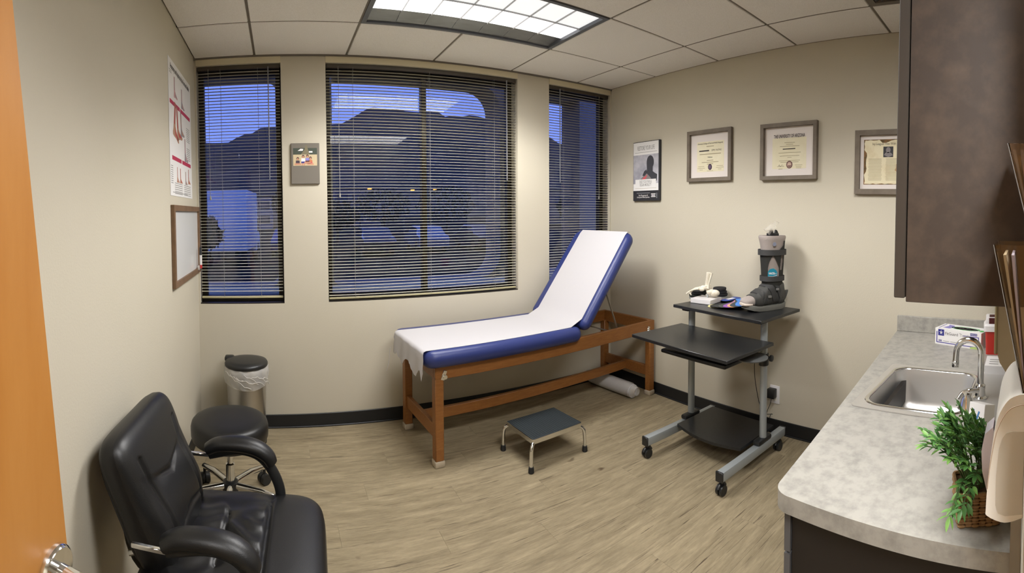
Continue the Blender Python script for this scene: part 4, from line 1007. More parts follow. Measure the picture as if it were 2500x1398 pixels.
# ------------------------------------------------------------------ frames, posters, whiteboard
def bars(p, x, y, widths, h_, dy, z=.0006, M=None, align='C'):
    for k, w_ in enumerate(widths):
        x0 = x - w_ / 2 if align == 'C' else x
        if w_ > 0: p.prism(rect(x0, x0 + w_, y - k * dy, y - k * dy + h_), z - .0004, z, M)
    return p
def pframe(name, label, M, hw, hh, fw, dep, fmat, group=None):
    t = thing(name, label, 'picture', M=M, group=group)
    for nm, q in (('top', [(-hw, hh), (hw, hh), (hw - fw, hh - fw), (-hw + fw, hh - fw)]), ('bottom', [(-hw, -hh), (hw, -hh), (hw - fw, -hh + fw), (-hw + fw, -hh + fw)]), ('l', [(-hw, -hh), (-hw, hh), (-hw + fw, hh - fw), (-hw + fw, -hh + fw)]), ('r', [(hw, -hh), (hw, hh), (hw - fw, hh - fw), (hw - fw, -hh + fw)])):
        B(fmat).prism(q, 0.0015, dep, None).build('frame_rail', t, 0)
    return t
G3 = 'grey framed documents on the right wall'
t = pframe('framed_certificate', 'grey framed cream certificate with a dark purple seal between poster and university diploma', on_right(2.069, 1.800), .196, .178, .025, .026, FRAMEG, G3)
B(MATW).box(-.173, .173, -.155, .155, .001, .006).build('mat_board', t, 0)
B(PARCH).box(-.115, .125, -.112, .098, .006, .0066).build('certificate', t, 0)
p = B(INK).text('American College of Foot and Ankle Surgeons', .0165, .004, .084, .0074, squeeze=.72).text('DPM, FACFAS', .018, .06, .034, .0074, squeeze=.8)
p.m(INKS); bars(p, .004, .061, (.066,), .005, .02, .0074); p.m(INK); bars(p, -.05, .030, (.09,), .008, .02, .0074)
p.m(INKS); bars(p, .004, .008, (.19,), .005, .02, .0074); p.m(INK).text('Fellow', .016, .004, -.012, .0074); p.m(INKS)
bars(p, .004, -.036, (.058, .15, .056), .0045, .0125, .0074)
for sx in (-.075, .09): bars(p, sx, -.076, (.056, .066, .03), .003, .0115, .0074)
bars(p, .004, -.108, (.054,), .003, .01, .0074)
p.build('lettering', t, 0)
B(SEALP).prism([(.004 + .017 * math.cos(2 * PI * i / 28), -.080 + .021 * math.sin(2 * PI * i / 28)) for i in range(28)], .0066, .0078).m(mat('seal_lilac', L(104, 84, 110), .6)).prism([(.004 + .010 * math.cos(2 * PI * i / 20), -.080 + .013 * math.sin(2 * PI * i / 20)) for i in range(20)], .0078, .0082).build('seal', t, 0)

t = pframe('framed_diploma', 'larger grey framed university diploma with a round maroon seal above the walking boot', on_right(1.435, 1.791), .202, .176, .024, .03, FRAMEG, G3)
B(MATW).box(-.179, .179, -.153, .153, .001, .006).build('mat_board', t, 0)
B(PARCH).box(-.122, .122, -.108, .084, .006, .0066).build('certificate', t, 0)
p = B(INK).text('THE UNIVERSITY OF ARIZONA', .030, 0, .094, .0074, squeeze=.54, bold=.0004)
p.m(INKS); bars(p, .004, .052, (.074, .05, .14), .0032, .011, .0074); p.m(INK); bars(p, 0, .012, (.09,), .0055, .01, .0074); p.m(INKS)
bars(p, .004, -.010, (.16, 0, .14, .03, 0, .15, .13), .0028, .0098, .0074)
bars(p, -.06, -.094, (.05, .03), .0028, .016, .0074); bars(p, .07, -.088, (.052, .04, .036), .0026, .009, .0074)
p.m(INK).tube(smoothpath([(-.075, -.090, .0074), (-.068, -.082, .0074), (-.062, -.094, .0074), (-.05, -.083, .0074), (-.04, -.088, .0074)], 4), .0007, 4)
p.build('lettering', t, 0)
m = B(SEALR).prism([(.004 + .022 * math.cos(2 * PI * i / 32), -.083 + .0235 * math.sin(2 * PI * i / 32)) for i in range(32)], .0066, .0078)
m.m(mat('seal_pink', L(196, 168, 152), .6)).prism([(.004 + .0165 * math.cos(2 * PI * i / 32), -.083 + .0175 * math.sin(2 * PI * i / 32)) for i in range(32)], .0078, .0082)
m.m(SEALR).prism([(-.008, -.092), (-.003, -.094), (.004, -.096), (.012, -.094), (.016, -.090), (.010, -.087), (.004, -.090), (-.002, -.087)], .0082, .0085).holes([[(.004 + .0145 * math.cos(2 * PI * i / 32), -.083 + .0155 * math.sin(2 * PI * i / 32)) for i in range(32)], [(.004 + .013 * math.cos(2 * PI * i / 32), -.083 + .014 * math.sin(2 * PI * i / 32)) for i in range(32)]], .0082, .0085).build('seal', t, 0)

t = pframe('framed_article', 'grey framed aged newspaper article with burnt edges beside the wall cabinet', on_right(.802, 1.7075), .183, .184, .030, .024, FRAMEG, G3)
B(MATW).box(-.155, .155, -.156, .156, .001, .006).build('mat_board', t, 0)
B(BURN).box(-.132, .128, -.128, .130, .006, .0066).build('burnt_backing', t, 0)
er = random.Random(9); edge = []
for side_ in range(4):
    for k in range(14):
        u = -1 + 2 * k / 14; q = er.uniform(0, .007) + (.012 if (side_ == 3 and 3 < k < 11) else 0) + (.012 if side_ == 2 and k in (6, 7, 8) else 0)
        x, y = {0: (u * .128, -.126 + q * .7), 1: (.126 - q, u * .126), 2: (-u * .128, .128 - q), 3: (-.130 + q, -u * .126)}[side_]
        edge.append((x, y))
B(OLDP).prism(edge, .0066, .0072).build('article', t, 0)
B(INK).text('Ivy Leaguer Flies With Lions', .020, .012, .104, .0078, squeeze=.80).build('heading', t, 0)
for sx in (-.062, .045): bars(B(INKS), sx, .018, [.085 * er.uniform(.9, 1) for _ in range(19)], .0020, .0068, .0078).build('text_column', t, 0)
B(mat('brown_stain', L(178, 134, 92), .9)).prism([(.085 + .022 * math.cos(2 * PI * i / 16) * (1 + .3 * math.sin(i * 2.3)), -.035 + .036 * math.sin(2 * PI * i / 16) * (1 + .25 * math.cos(i * 1.7))) for i in range(16)], .0072, .0075).build('stain', t, 0)
p = B(BLACKI).prism(rect(-.012, .048, .028, .088), .0072, .0078).m(MANL).prism([(.018 + .014 * math.cos(2 * PI * i / 20), .068 + .017 * math.sin(2 * PI * i / 20)) for i in range(20)], .0078, .0081).prism([(-.008, .040), (.0, .052), (.012, .056), (.026, .056), (.038, .050), (.046, .038), (.018, .028)], .0078, .0081)
p.build('portrait', t, 0)

t = thing('pain_poster', 'tall narrow poster of a man with a red glowing shoulder near the corner', 'poster', M=on_right(2.694, 1.7235))
B(BLACKI).box(-.149, .149, -.231, .231, .001, .022, .002, 1).build('backing_board', t, 0)
p = B(WHITEC).prism(rect(-.144, .138, .128, .226), .022, .0226).prism(rect(-.144, .138, -.152, -.098), .022, .0226)
p.m(PHOTOG).prism(rect(-.144, .138, -.098, .128), .022, .0226)
p.m(MAN).prism([(.048 + .040 * math.cos(2 * PI * i / 28), .066 + .052 * math.sin(2 * PI * i / 28)) for i in range(28)], .0226, .0229)
p.prism([(.008, .06), (.076, .06), (.076, -.005), (.098, -.018), (.124, -.03), (.122, -.075), (.10, -.098), (-.03, -.098), (-.012, -.01), (.012, .002)], .0226, .0230)
p.m(MANL).prism([(-.07, -.098), (-.06, -.06), (-.02, -.03), (.012, -.02), (.05, -.05), (.085, -.098)], .0230, .0232)
p.m(MAN).prism([(-.040, -.036), (-.02, -.002), (.006, .012), (.012, -.012), (-.012, -.038)], .0232, .0234)
p.m(REDP).prism([(-.052, -.072), (-.028, -.05), (.006, -.034), (.016, -.026), (.008, -.048), (-.008, -.066), (-.032, -.082)], .0234, .0236)
p.m(WHITEC).prism(rect(-.12, .114, -.152, -.064), .0236, .0239).build('print', t, 0)
p = B(INKG).text('RESTORE YOUR LIFE', .046, -.002, .178, .0231, bold=.0006, squeeze=.46)
bars(p, -.003, .145, (.25,), .003, .01, .0230)
p.build('heading', t, 0); p = B(INKG)
p.text('EASE YOUR PAIN &', .032, -.003, -.083, .0243, squeeze=.50, bold=.0004).text('REGAIN MOBILITY', .032, -.003, -.108, .0243, squeeze=.50, bold=.0004)
p.m(mat('gold_line', L(170, 156, 136), .6)); bars(p, -.003, -.135, (.24,), .0022, .01, .0243)
p.build('caption', t, 0); p = B(INKG)
p.m(mat('grey_print', L(118, 118, 122), .6)); bars(p, -.03, -.174, (.15,), .006, .01, .0226)
p.m(WHITEC).text('Pain Management &', .020, -.03, -.189, .0226, squeeze=.66).text('Orthopaedic Medical Specialists', .016, -.03, -.204, .0226, squeeze=.70)
bars(p, .083, -.182, (.048, .04, .048), .006, .0105, .0226); p.m(mat('grey_print', L(118, 118, 122), .6)).prism(rect(.116, .126, -.212, -.172), .022, .0226)
p.build('lettering', t, 0)

t = thing('photo_plaque', 'grey plaque with a family beach photo on the pier between the windows', 'picture', M=on_back(.181, 1.7315))
B(mat('plaque_grey', L(112, 106, 96), .7)).box(-.094, .094, -.132, .132, .001, .016, .002, 1).build('board', t, 0)
p = B(mat('sea_dark', L(62, 70, 58), .6)).prism(rect(-.080, .078, .058, .100), .016, .0166)
p.m(mat('sand_print', L(196, 178, 142), .6)).prism(rect(-.080, .078, -.014, .058), .016, .0166)
p.m(mat('rock_print', L(118, 110, 84), .6)).prism([(-.03, .058), (-.004, .09), (.0, .118), (.012, .118), (.018, .09), (.03, .058)], .0166, .0169)
p.m(WHITEC).prism([(-.05, .082), (-.03, .096), (-.012, .094), (-.016, .082)], .0166, .0169).prism(rect(.024, .048, .070, .080), .0166, .0169)
p.build('photo_background', t, 0)
SKIN = mat('print_skin', L(196, 140, 112), .6); SK2 = mat('print_orange', L(190, 112, 76), .6)
def fig(p, x, y, h_, top, bottom, sit):
    p.m(mat('print_hair', L(60, 44, 38), .6)).prism([(x + .009 * math.cos(2 * PI * i / 14), y + h_ - .008 + .010 * math.sin(2 * PI * i / 14)) for i in range(14)], .0169, .0172)
    p.m(SKIN).prism([(x + .006 * math.cos(2 * PI * i / 12), y + h_ - .011 + .007 * math.sin(2 * PI * i / 12)) for i in range(12)], .0172, .0174)
    p.m(top).prism([(x - .013, y + h_ * .35), (x + .013, y + h_ * .35), (x + .012, y + h_ - .02), (x - .012, y + h_ - .02)], .0169, .0171)
    p.m(bottom).prism([(x - .013, y + h_ * .22), (x + .013, y + h_ * .22), (x + .013, y + h_ * .38), (x - .013, y + h_ * .38)], .0171, .0173)
    p.m(SKIN)
    if sit: p.prism([(x - .022, y + .003), (x + .022, y + .003), (x + .02, y + .014), (x - .02, y + .014)], .0171, .0174)
    else:
        for s_ in (-1, 1): p.prism(rect(x + s_ * .006 - .004, x + s_ * .006 + .004, y, y + h_ * .24), .0169, .0171)
p = B(SKIN)
fig(p, -.050, -.012, .052, mat('print_dark', L(70, 56, 66), .6), mat('print_dark', L(70, 56, 66), .6), True)
fig(p, -.014, -.012, .066, WHITEC, NAVY, False); fig(p, .014, -.004, .060, mat('print_lilac', L(136, 130, 196), .5), SEALR, True); fig(p, .034, -.012, .055, SK2, REDP, True)
p.build('photo_figures', t, 0)

t = thing('foot_chart', 'white foot and ankle anatomy chart with red banners on the left wall', 'poster', M=on_left(2.675, 1.865))
cw_, ch_ = .305, .352
B(WHITEC).box(-cw_, cw_, -ch_, ch_, .0008, .0016).build('sheet', t, 0)
B(INK).text('Anatomy and Injuries of the Foot and Ankle', .040, 0, .315, .0020, bold=.0008, squeeze=.72).build('heading', t, 0)
for x0, x1, y0 in ((-.28, -.03, .12), (-.015, .27, .12), (-.25, -.01, -.165), (.01, .27, -.165)): B(mat('banner_red', L(178, 52, 80), .6)).prism(rect(x0, x1, y0, y0 + .022), .0016, .0019).build('banner', t, 0)
for x, y, ws in ((-.25, .29, (.06, .05)), (.2, .06, [.1] * 8), (.2, -.06, [.1] * 7), (-.26, -.20, [.05] * 9), (-.1, -.285, [.2] * 6), (.15, -.285, [.2] * 6), (-.05, -.335, (.4,))): bars(B(INKG), x, y, ws, .004, .011, .0019).build('text_block', t, 0)
BRN = mat('anat_tan', L(176, 134, 108), .6); ANR = mat('anat_red', L(176, 70, 72), .6); ANG = mat('anat_grey', L(146, 138, 142), .6); ANP = mat('anat_pink', L(196, 150, 150), .6)
def foot(p, x, y, s, ma, mb, rot=0):
    Mx = Matrix.Translation((x, y, .0016)) @ Matrix.Rotation(rot, 4, 'Z') @ Matrix.Scale(s, 4)
    p.m(ma).prism([(-.10, 1.0), (.10, 1.0), (.11, .5), (.14, .28), (.30, .16), (.55, .05), (.72, .0), (.74, -.07), (.6, -.1), (.3, -.07), (.05, -.1), (-.14, -.1), (-.17, -.02), (-.12, .12), (-.10, .5)], 0, .0005 / s, Mx)
    p.m(mb).prism([(-.05, .98), (.03, .98), (.05, .3), (-.06, .3)], .0005 / s, .0008 / s, Mx)
    p.prism([(.05, .2), (.3, .1), (.55, .01), (.5, -.03), (.2, .0)], .0005 / s, .0008 / s, Mx)
for a_ in ((-.19, -.02, .17, BRN, ANR, R(-14)), (-.09, -.03, .16, BRN, ANR, R(8)), (.03, .16, .10, ANG, ANP), (-.16, .18, .10, ANP, ANG), (.0, -.0, .12, ANG, BRN, R(4)), (.10, -.13, .12, ANG, ANP), (-.13, -.27, .075, BRN, ANP), (-.05, -.27, .075, BRN, ANR), (.10, -.27, .07, ANG, BRN), (.19, -.26, .08, BRN, ANR)):
    q = B(BRN); foot(q, *a_); q.build('anatomy_figure', t, 0)

t = thing('whiteboard', 'small whiteboard in a brown wooden frame below the foot chart', 'whiteboard', M=on_left(2.752, 1.252))
hw, hh, fw = .388, .212, .030
for q in ([(-hw, hh), (hw, hh), (hw - fw, hh - fw), (-hw + fw, hh - fw)], [(-hw, -hh), (hw, -hh), (hw - fw, -hh + fw), (-hw + fw, -hh + fw)], [(-hw, -hh), (-hw, hh), (-hw + fw, hh - fw), (-hw + fw, -hh + fw)], [(hw, -hh), (hw, hh), (hw - fw, hh - fw), (hw - fw, -hh + fw)]):
    B(FRAMEB).prism(q, .0015, .02).build('frame_rail', t, 0)
B(WHITEB).box(-hw + fw - .004, hw - fw + .004, -hh + fw - .004, hh - fw + .004, .001, .008).build('board', t, 0)
t = thing('marker', 'black and white marker with a red end clipped on the whiteboard frame', 'marker', M=on_left(3.05, 1.07, -.519))
B(WHITEP).cyl((0, .02, .006), (0, .085, .006), .008, seg=12).build('barrel', t)
B(BLACKI).cyl((0, .085, .006), (0, .135, .006), .0086, .007, seg=12).build('cap', t)
B(mat('marker_red', L(190, 40, 44), .4)).cyl((0, 0, .006), (0, .022, .006), .0084, seg=12).build('end_plug', t)
t = thing('marker_clip', 'small clear marker clip at the lower whiteboard corner', 'clip', M=on_left(3.03, 1.075, -.529))
B(CLEAR).holes([rrect(-.018, .018, -.016, .016, .01, 4), rrect(-.010, .010, -.009, .009, .006, 4)], 0.001, .012).build('loop', t, 40)
B(BLACKI).box(-.004, .004, -.014, -.008, .0125, .0155).build('catch', t, 0)

# ------------------------------------------------------------------ things on the cart's top shelf
TS = .8305
# walking boot
bd = Vector((-.92, .39, 0)).normalized(); ba = math.atan2(bd.y, bd.x)
t = thing('walking_boot', 'grey and black orthopedic walking boot with a teal label standing on the cart', 'boot', M=place(2.510, 1.465, TS, ba))
def ring(cx_, cz_, rx, ry, tilt=0, n_=40, p_=2.3):
    out_ = []
    for j in range(n_):
        a_ = 2 * PI * j / n_; u = sgp(math.cos(a_), 2 / p_) * rx; v_ = sgp(math.sin(a_), 2 / p_) * ry
        out_.append((cx_ + u * math.cos(tilt), v_, cz_ + u * math.sin(tilt)))
    return out_
shaft = lambda z: (.0 + .004 * (z - .1) / .3, .060 + .018 * max(0, (z - .12) / .3), .047 + .014 * max(0, (z - .12) / .3))
B(BOOTL).rings([ring(shaft(z)[0], z, shaft(z)[1] * q, shaft(z)[2] * q, .0) for z, q in ((.10, .9), (.16, .93), (.22, .95), (.30, .97), (.38, 1.0), (.415, 1.08), (.432, 1.12), (.441, 1.06), (.438, .92), (.40, .85))], True).build('liner', t, 60)
# shell: dark plastic with openings on the side facing the room
m = B(BOOTD); NZ, NA_ = 116, 216; bmh = bmesh.new(); grid = {}
for i in range(NZ + 1):
    z = .10 + .31 * i / NZ
    for j in range(NA_):
        a_ = 2 * PI * j / NA_; cx_, rx, ry = shaft(z); rx *= 1.06; ry *= 1.10
        grid[i, j] = bmh.verts.new((cx_ + sgp(math.cos(a_), 2 / 2.3) * rx, sgp(math.sin(a_), 2 / 2.3) * ry, z))
for i in range(NZ):
    for j in range(NA_):
        z = .10 + .31 * (i + .5) / NZ; a_ = 360 * (j + .5) / NA_
        front = a_ if a_ <= 180 else 360 - a_          # 0 toe side, 90 flank, 180 heel side
        hole = False
        if .195 < z < .325 and abs(front - 66) < 30 * (1 - max(0, (z - .23) / .095) ** 2.0): hole = True
        if .235 < z < .325 and abs(front - 108 - (z - .235) * 90) < 7 + (z - .235) * 20: hole = True
        if .235 < z < .325 and abs(front - 138 - (z - .235) * 60) < 5 + (z - .235) * 20: hole = True
        if z > .355 and front < 118 - max(0, (.385 - z)) * 900: hole = True
        if .36 < z < .40 and 140 < front < 160: hole = True
        if z < .135 and front < 55: hole = True
        if hole: continue
        bmh.faces.new((grid[i, j], grid[i, (j + 1) % NA_], grid[i + 1, (j + 1) % NA_], grid[i + 1, j]))
for v_ in [v_ for v_ in bmh.verts if not v_.link_faces]: bmh.verts.remove(v_)
bmesh.ops.solidify(bmh, geom=bmh.faces[:], thickness=-.004)
m.bm(bmh).build('shell', t, 40)
def strap(z0, z1, q, nm='strap', tilt=0, cxo=0):
    cx_, rx, ry = shaft((z0 + z1) / 2); rx *= q; ry *= q
    B(BOOTK).rings([ring(cx_ + cxo, z0, rx, ry, tilt), ring(cx_ + cxo, z0, rx * 1.07, ry * 1.07, tilt), ring(cx_ + cxo, z1, rx * 1.07, ry * 1.07, tilt), ring(cx_ + cxo, z1, rx, ry, tilt)], False, close=True).build(nm, t, 30)
strap(.325, .358, 1.16); strap(.170, .200, 1.16)
# foot part
def fr(x, z0, h_, w_, n_=28):
    return [(x, w_ * sgp(math.cos(2 * PI * j / n_), .8), z0 + h_ / 2 + h_ / 2 * sgp(math.sin(2 * PI * j / n_), .75)) for j in range(n_)]
B(BOOTD).rings([fr(-.072, .035, .07, .03), fr(-.066, .025, .13, .043), (fr(-.03, .022, .15, .050)), fr(.02, .022, .155, .052), fr(.06, .022, .128, .053), fr(.10, .023, .100, .055), fr(.135, .025, .078, .056), fr(.16, .028, .066, .055)]).build('foot_shell', t, 60)
B(BOOTL).rings([fr(.150, .030, .060, .050), fr(.18, .032, .054, .048), fr(.20, .034, .046, .043), fr(.214, .038, .032, .032), fr(.219, .045, .016, .018)]).build('toe_liner', t, 60)
B(BOOTT).rings([fr(.175, .030, .030, .0495), fr(.20, .032, .026, .046), fr(.215, .034, .022, .036), fr(.224, .038, .014, .02)]).build('toe_lining', t, 60)
so = [(x, w_) for x, w_ in ((-.082, .022), (-.075, .038), (-.04, .05), (.02, .052), (.08, .056), (.13, .060), (.17, .056), (.195, .044), (.208, .022))]
rsole = lambda x: .0 + max(0, x - .09) ** 2 * 1.5 + max(0, -.03 - x) ** 2 * 4
rs = []
for x, w_ in so: rs.append([(x, -w_, rsole(x)), (x, -w_ * 1.04, rsole(x) + .02), (x, -w_ * .96, rsole(x) + .030), (x, w_ * .96, rsole(x) + .030), (x, w_ * 1.04, rsole(x) + .02), (x, w_, rsole(x))])
B(BOOTS).rings(rs).build('sole', t, 30)
FP = [(-.072, .035, .07, .03), (-.066, .025, .13, .043), (-.03, .022, .15, .050), (.02, .022, .155, .052), (.06, .022, .128, .053), (.10, .023, .100, .055), (.135, .025, .078, .056), (.16, .028, .066, .055)]
def fprof(x):
    x = min(max(x, FP[0][0]), FP[-1][0])
    for p0, p1 in zip(FP, FP[1:]):
        if p0[0] <= x <= p1[0]:
            q = (x - p0[0]) / (p1[0] - p0[0]); return [p0[i] + (p1[i] - p0[i]) * q for i in (1, 2, 3)]
def fpoint(x, a_, off):
    z0, h_, w_ = fprof(x); n_ = Vector((0, math.cos(a_), math.sin(a_)))
    return Vector((x, w_ * sgp(math.cos(a_), .8), z0 + h_ / 2 + h_ / 2 * sgp(math.sin(a_), .75))) + n_ * off
for xt, xb, w2 in ((.120, .085, .017), (.062, .010, .016), (.030, -.045, .014)):
    vs_, fs_ = [], []; an = [R(a_) for a_ in range(-30, 211, 8)]
    for o1 in (.0005, .0065):
        for sd in (-1, 1):
            for a_ in an:
                u = (math.sin(a_) + .5) / 1.5; vs_.append(fpoint(xb + (xt - xb) * u + sd * w2, a_, o1))
    n_ = len(an)
    for k in range(n_ - 1):
        fs_ += [(k, k + 1, n_ + k + 1, n_ + k), (2 * n_ + k, 3 * n_ + k, 3 * n_ + k + 1, 2 * n_ + k + 1), (k, 2 * n_ + k, 2 * n_ + k + 1, k + 1), (n_ + k, n_ + k + 1, 3 * n_ + k + 1, 3 * n_ + k)]
    B(BOOTK).add(vs_, fs_).build('foot_strap', t, 30)
for xs_, lab in ((.150, 'side_guard'), (-.02, 'heel_cup')):
    vs_, fs_ = [], []; an = [R(a_) for a_ in range(-50, 61, 10)]
    for o1 in (.001, .006):
        for q in range(7):
            for a_ in an: vs_.append(fpoint(xs_ - .055 * q / 6 * (1.2 + .5 * math.sin(a_)), a_, o1 + .0008 * (q % 2)))
    n_ = len(an)
    for l_ in range(2):
        for q in range(6):
            for k in range(n_ - 1): b0 = l_ * 7 * n_ + q * n_ + k; fs_.append((b0, b0 + 1, b0 + n_ + 1, b0 + n_))
    B(BOOTD).add(vs_, fs_).build(lab, t, 30)
B(mat('buckle_grey', L(120, 120, 118), .4)).box(.045, .07, .050, .063, .075, .09, .004, 2).box(-.01, .012, .052, .062, .115, .13, .004, 2).build('buckle', t)['kind'] = 'stuff'
# teal label on the flank facing the room (local +y side)
_cx, _rx, _ry = shaft(.222); _a = R(64)
_n = Vector((math.cos(_a) / _rx, math.sin(_a) / _ry, 0)).normalized(); _X = Vector((-_n.y, _n.x, 0))
_lc = Vector((_cx + sgp(math.cos(_a), 2 / 2.3) * _rx * .96, sgp(math.sin(_a), 2 / 2.3) * _ry * .96, .222)) + _n * .0035
lm = frameM(_lc, _X, (0, 0, 1), _n)
p = B(TEAL).prism([(-.030, -.022), (.026, -.022), (.030, .0), (.022, .016), (.004, .026), (-.016, .022), (-.030, .006)], 0, .0012, lm)
p.m(WHITEC).text('VACO', .016, -.006, -.004, .0014, lm, bold=.0007, squeeze=.85).text('ped', .013, .016, -.005, .0014, lm, squeeze=.8).prism([(-.026, -.019), (.0, -.021), (.027, -.014), (.027, -.0165), (.0, -.0228), (-.026, -.0205)], .0012, .0015, lm)
p.build('brand_label', t, 0)
B(mat('badge_grey', L(120, 124, 140), .5)).prism([(.012 * math.cos(2 * PI * i / 6), .013 * math.sin(2 * PI * i / 6)) for i in range(6)], 0, .002, frameM((.035, .066, .392), (-.9, .43, 0), (0, 0, 1), (.43, .9, 0))).build('round_badge', t, 0)
pb = thing('pump_bag', 'clear plastic bag with a small black hand pump sticking out of the boot', 'bag', M=place(2.510, 1.465, TS + .44, ba + R(0)))
B(BLKP).cyl((.015, 0, -.03), (.02, .01, .028), .012, seg=14).box(-.035, .03, -.028, .02, -.01, .016, .006, 2).tube(smoothpath([(-.02, -.01, .01), (-.03, -.012, .028), (-.045, -.015, .014)], 4), .008, 8).build('pump', pb)
B(CHROME).lathe([(.006, .026), (.011, .030), (.011, .036), (.006, .041), (.001, .042)], (.02, .01, 0), 14).build('valve', pb)
B(CLEAR).add([(.075, .01, .036), (.035, .012, .004), (.0, .0, -.002), (-.015, -.005, .03), (-.055, -.01, .078), (-.02, .005, .085), (.03, .012, .065), (.02, .03, .035), (-.01, .02, .05)],
             [(0, 1, 7), (1, 2, 7), (2, 3, 8), (2, 8, 7), (3, 4, 8), (4, 5, 8), (5, 6, 8), (6, 7, 8), (6, 0, 7)]).tube([(.075, .01, .036), (.03, .012, .065), (-.02, .005, .085), (-.055, -.01, .078)], .0012, 5).tube([(.075, .01, .036), (.035, .012, .004)], .0012, 5).tube([(-.055, -.01, .078), (-.015, -.005, .03)], .0012, 5).build('film', pb, 0)

# bone model of a foot on a white block; local +x toward the toes
fa = math.atan2(.16, -.10)
t = thing('foot_bone_model', 'ivory skeleton foot model on a white block at the left of the cart shelf', 'model', M=place(2.415, 1.905, TS, R(7)))
B(WHITEP).box(-.072, .072, -.075, .075, 0, .030, .002, 1).build('base_block', t)
B(mat('clear_rod', L(170, 172, 172), .2)).cyl((0, -.01, .03), (0, -.01, .060), .006, seg=10).build('rod', t)
fM = Matrix.Translation((0.0, -.005, .062)) @ Matrix.Rotation(R(100), 4, 'Z')
B(BONE).ell((-.055, 0, .000), (.034, .022, .023), fM, 16).ell((-.028, .002, .006), (.03, .02, .02), fM).build('heel_bone', t, 60)
B(BONE).ell((-.005, .0, .033), (.03, .02, .018), fM).build('ankle_bone', t, 60)
B(BONE).tube(smoothpath([(-.002, -.004, .044), (.0, -.003, .060), (-.008, -.002, .095), (-.014, -.002, .128)], 5), [.024, .021, .017, .0155, .0145, .014, .0138, .0136, .0136, .014, .0145, .015, .0155, .016, .017, .0175], 14, M=fM).build('shin_bone', t, 60)
B(BONE).tube(smoothpath([(-.016, .016, .03), (-.020, .016, .06), (-.030, .010, .10), (-.036, .006, .128)], 5), [.010, .009, .008, .007, .0065, .006, .006, .006, .006, .006, .006, .0065, .007, .007, .0075, .008], 10, M=fM).build('calf_bone', t, 60)
B(BONE).ell((.028, -.008, .03), (.02, .017, .014), fM).ell((.03, .014, .022), (.02, .013, .013), fM).ell((.048, -.004, .024), (.017, .02, .012), fM).build('midfoot_bones', t, 60)
for k in range(5):
    yy = -.020 + .0105 * k; ln = .155 - .007 * k * k * .5; dz = .012 - .002 * k
    B(BONE).tube(smoothpath([(.05, yy * .8, .022 + dz * .4), (.09, yy, .012 + dz * .6), (.118, yy * 1.1, -.004 + dz * .2), (.118 + (ln - .118) * .5, yy * 1.12, -.008), (ln, yy * 1.12, -.020)], 5), [.0075, .0065, .0055, .005, .005, .005, .005, .0055, .006, .0068, .006, .005, .0046, .0046, .005, .0054, .005, .0045, .004, .004, .003], 8, M=fM).build('toe_bone', t, 60)

# black foam pads, two stacks
def disc(x, y, z, r, h_, mtl, label, group, sx=1.0, rz=0, tilt=0):
    o = B(mtl).lathe([(r * .55, .0016), (r * .93, 0), (r, h_ * .45), (r * .99, h_ * .9), (r * .93, h_), (r * .6, h_ * .72), (.002, h_ * .6)], seg=36, sx=1.0, sy=sx).build('foam_pad', None, 50)
    o.location = (x, y, z); o.rotation_euler = (tilt, 0, rz)
    tag(o, label, 'foam pad', group); return o
PADB = mat('pad_black', L(26, 26, 28), .8); PADG = mat('pad_grey_green', L(52, 58, 54), .8); PADW = mat('pad_pale', L(150, 152, 150), .7)
GA, GB = 'round pads stacked behind the skeleton foot', 'round pads stacked right of the skeleton foot'
disc(2.490, 2.040, TS + .0003, .064, .012, PADW, 'pale grey pad at the bottom of the left pad stack on the cart', GA, .82)
disc(2.490, 2.040, TS + .0128, .063, .016, PADG, 'dark green grey pad second from the bottom of the left pad stack', GA, .82)
disc(2.495, 2.028, TS + .0293, .060, .014, PADB, 'black pad second from the top of the left pad stack', GA, .80)
disc(2.495, 2.030, TS + .0438, .058, .013, PADB, 'black pad on top of the left pad stack behind the skeleton toes', GA, .80, .2)
disc(2.580, 1.906, TS + .0003, .050, .018, PADW, 'pale grey pad at the bottom of the right pad stack on the cart', GB, .9)
disc(2.580, 1.908, TS + .0188, .050, .018, PADB, 'black pad second from the bottom of the right pad stack', GB, .9)
disc(2.578, 1.912, TS + .0373, .049, .016, PADB, 'black pad second from the top of the right pad stack', GB, .9)
disc(2.576, 1.915, TS + .0538, .048, .022, PADB, 'thick black pad on top of the right pad stack by the heel bone', GB, .9)

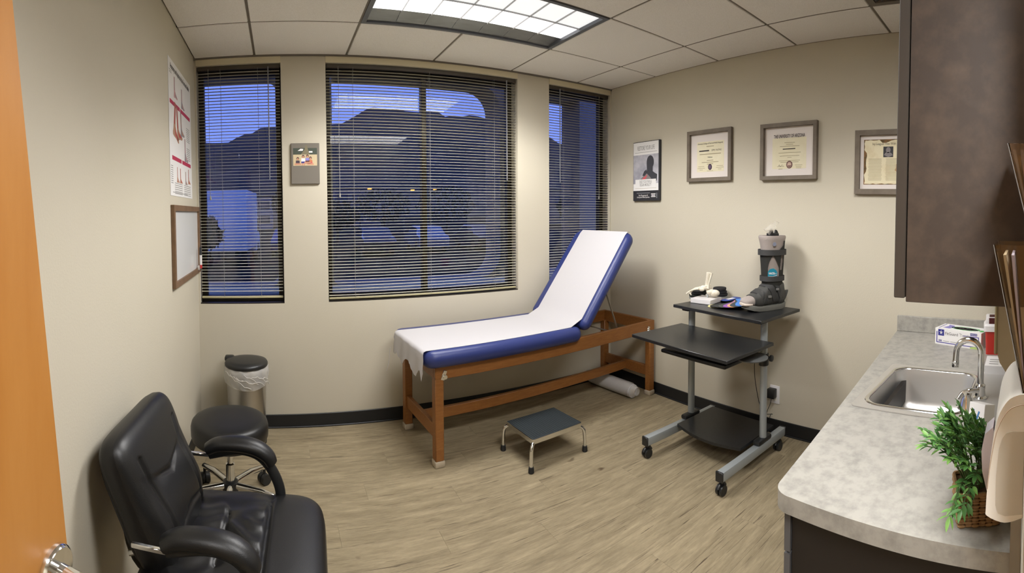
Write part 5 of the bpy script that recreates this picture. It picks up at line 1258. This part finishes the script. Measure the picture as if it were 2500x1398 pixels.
# insoles in two fans
def insole_outline(ln, q=1.0):
    pts_ = [(0, .0), (.03, .27), (.12, .31), (.35, .26), (.60, .36), (.80, .40), (.94, .28), (1.0, .05), (.97, -.17), (.85, -.32), (.62, -.30), (.38, -.22), (.12, -.31), (.03, -.27)]
    sm = smoothpath([(a_ * ln, b_ * ln * .52 * q, 0) for a_, b_ in pts_ + pts_[:1]], 4)[:-1]
    return [(p_.x, p_.y) for p_ in sm]
def insole(px, py, z, ang, ln, mtl, label, group, under=None, q=1.0):
    o = tag(B(mtl).prism(insole_outline(ln, q), 0, .0034).build('insole', None, 30), label, 'insole', group)
    o.location = (px, py, z); o.rotation_euler = (0, 0, ang); return o
G1 = 'large insoles fanned out under the boot toe'
IN = lambda n_, c_: mat('insole_' + n_, c_, .75)
big = [('yellow', L(232, 222, 160), 'pale yellow insole at the left end of the large insole fan', 163), ('black', L(30, 31, 32), 'black insole beside the yellow one in the large fan', 168), ('coal', L(44, 46, 46), 'charcoal insole between the black and grey insoles of the large fan', 176),
       ('grey', L(72, 74, 72), 'grey insole left of the purple one in the large fan', 185), ('purple', L(146, 92, 172), 'purple insole in the middle of the large fan', 194), ('orange', L(226, 172, 118), 'tan orange insole between purple and blue in the large fan', 201), ('slate', L(58, 66, 74), 'thin slate insole just under the blue one in the large fan', 205), ('blue', L(74, 130, 208), 'bright blue insole on top of the large fan under the boot toe', 214)]
for k, (n_, c_, lb, an) in enumerate(big):
    insole(2.535, 1.722 - .002 * k, TS + .0004 + .0036 * k, R(an), .245, IN(n_, c_), lb, G1, q=.9)
G2 = 'small insoles fanned out behind the large fan'
small = [('lime', L(206, 214, 168), 'pale green insole at the left end of the small insole fan', 128), ('navy', L(40, 50, 110), 'navy insole beside the pale green one in the small fan', 142), ('royal', L(48, 84, 168), 'royal blue insole in the middle of the small fan', 153), ('peach', L(222, 190, 166), 'peach insole under the labelled one in the small fan', 164), ('indigo', L(52, 72, 146), 'blue insole with a white sticker on top of the small fan', 178)]
for k, (n_, c_, lb, an) in enumerate(small):
    o = insole(2.622, 1.790 + .001 * k, TS + .0004 + .0036 * k, R(an), .150 if k < 4 else .168, IN(n_, c_), lb, G2, q=1.05)
B(WHITEC).prism(rect(.045, .12, -.014, .014), .0036, .0040).build('sticker', o, 0)
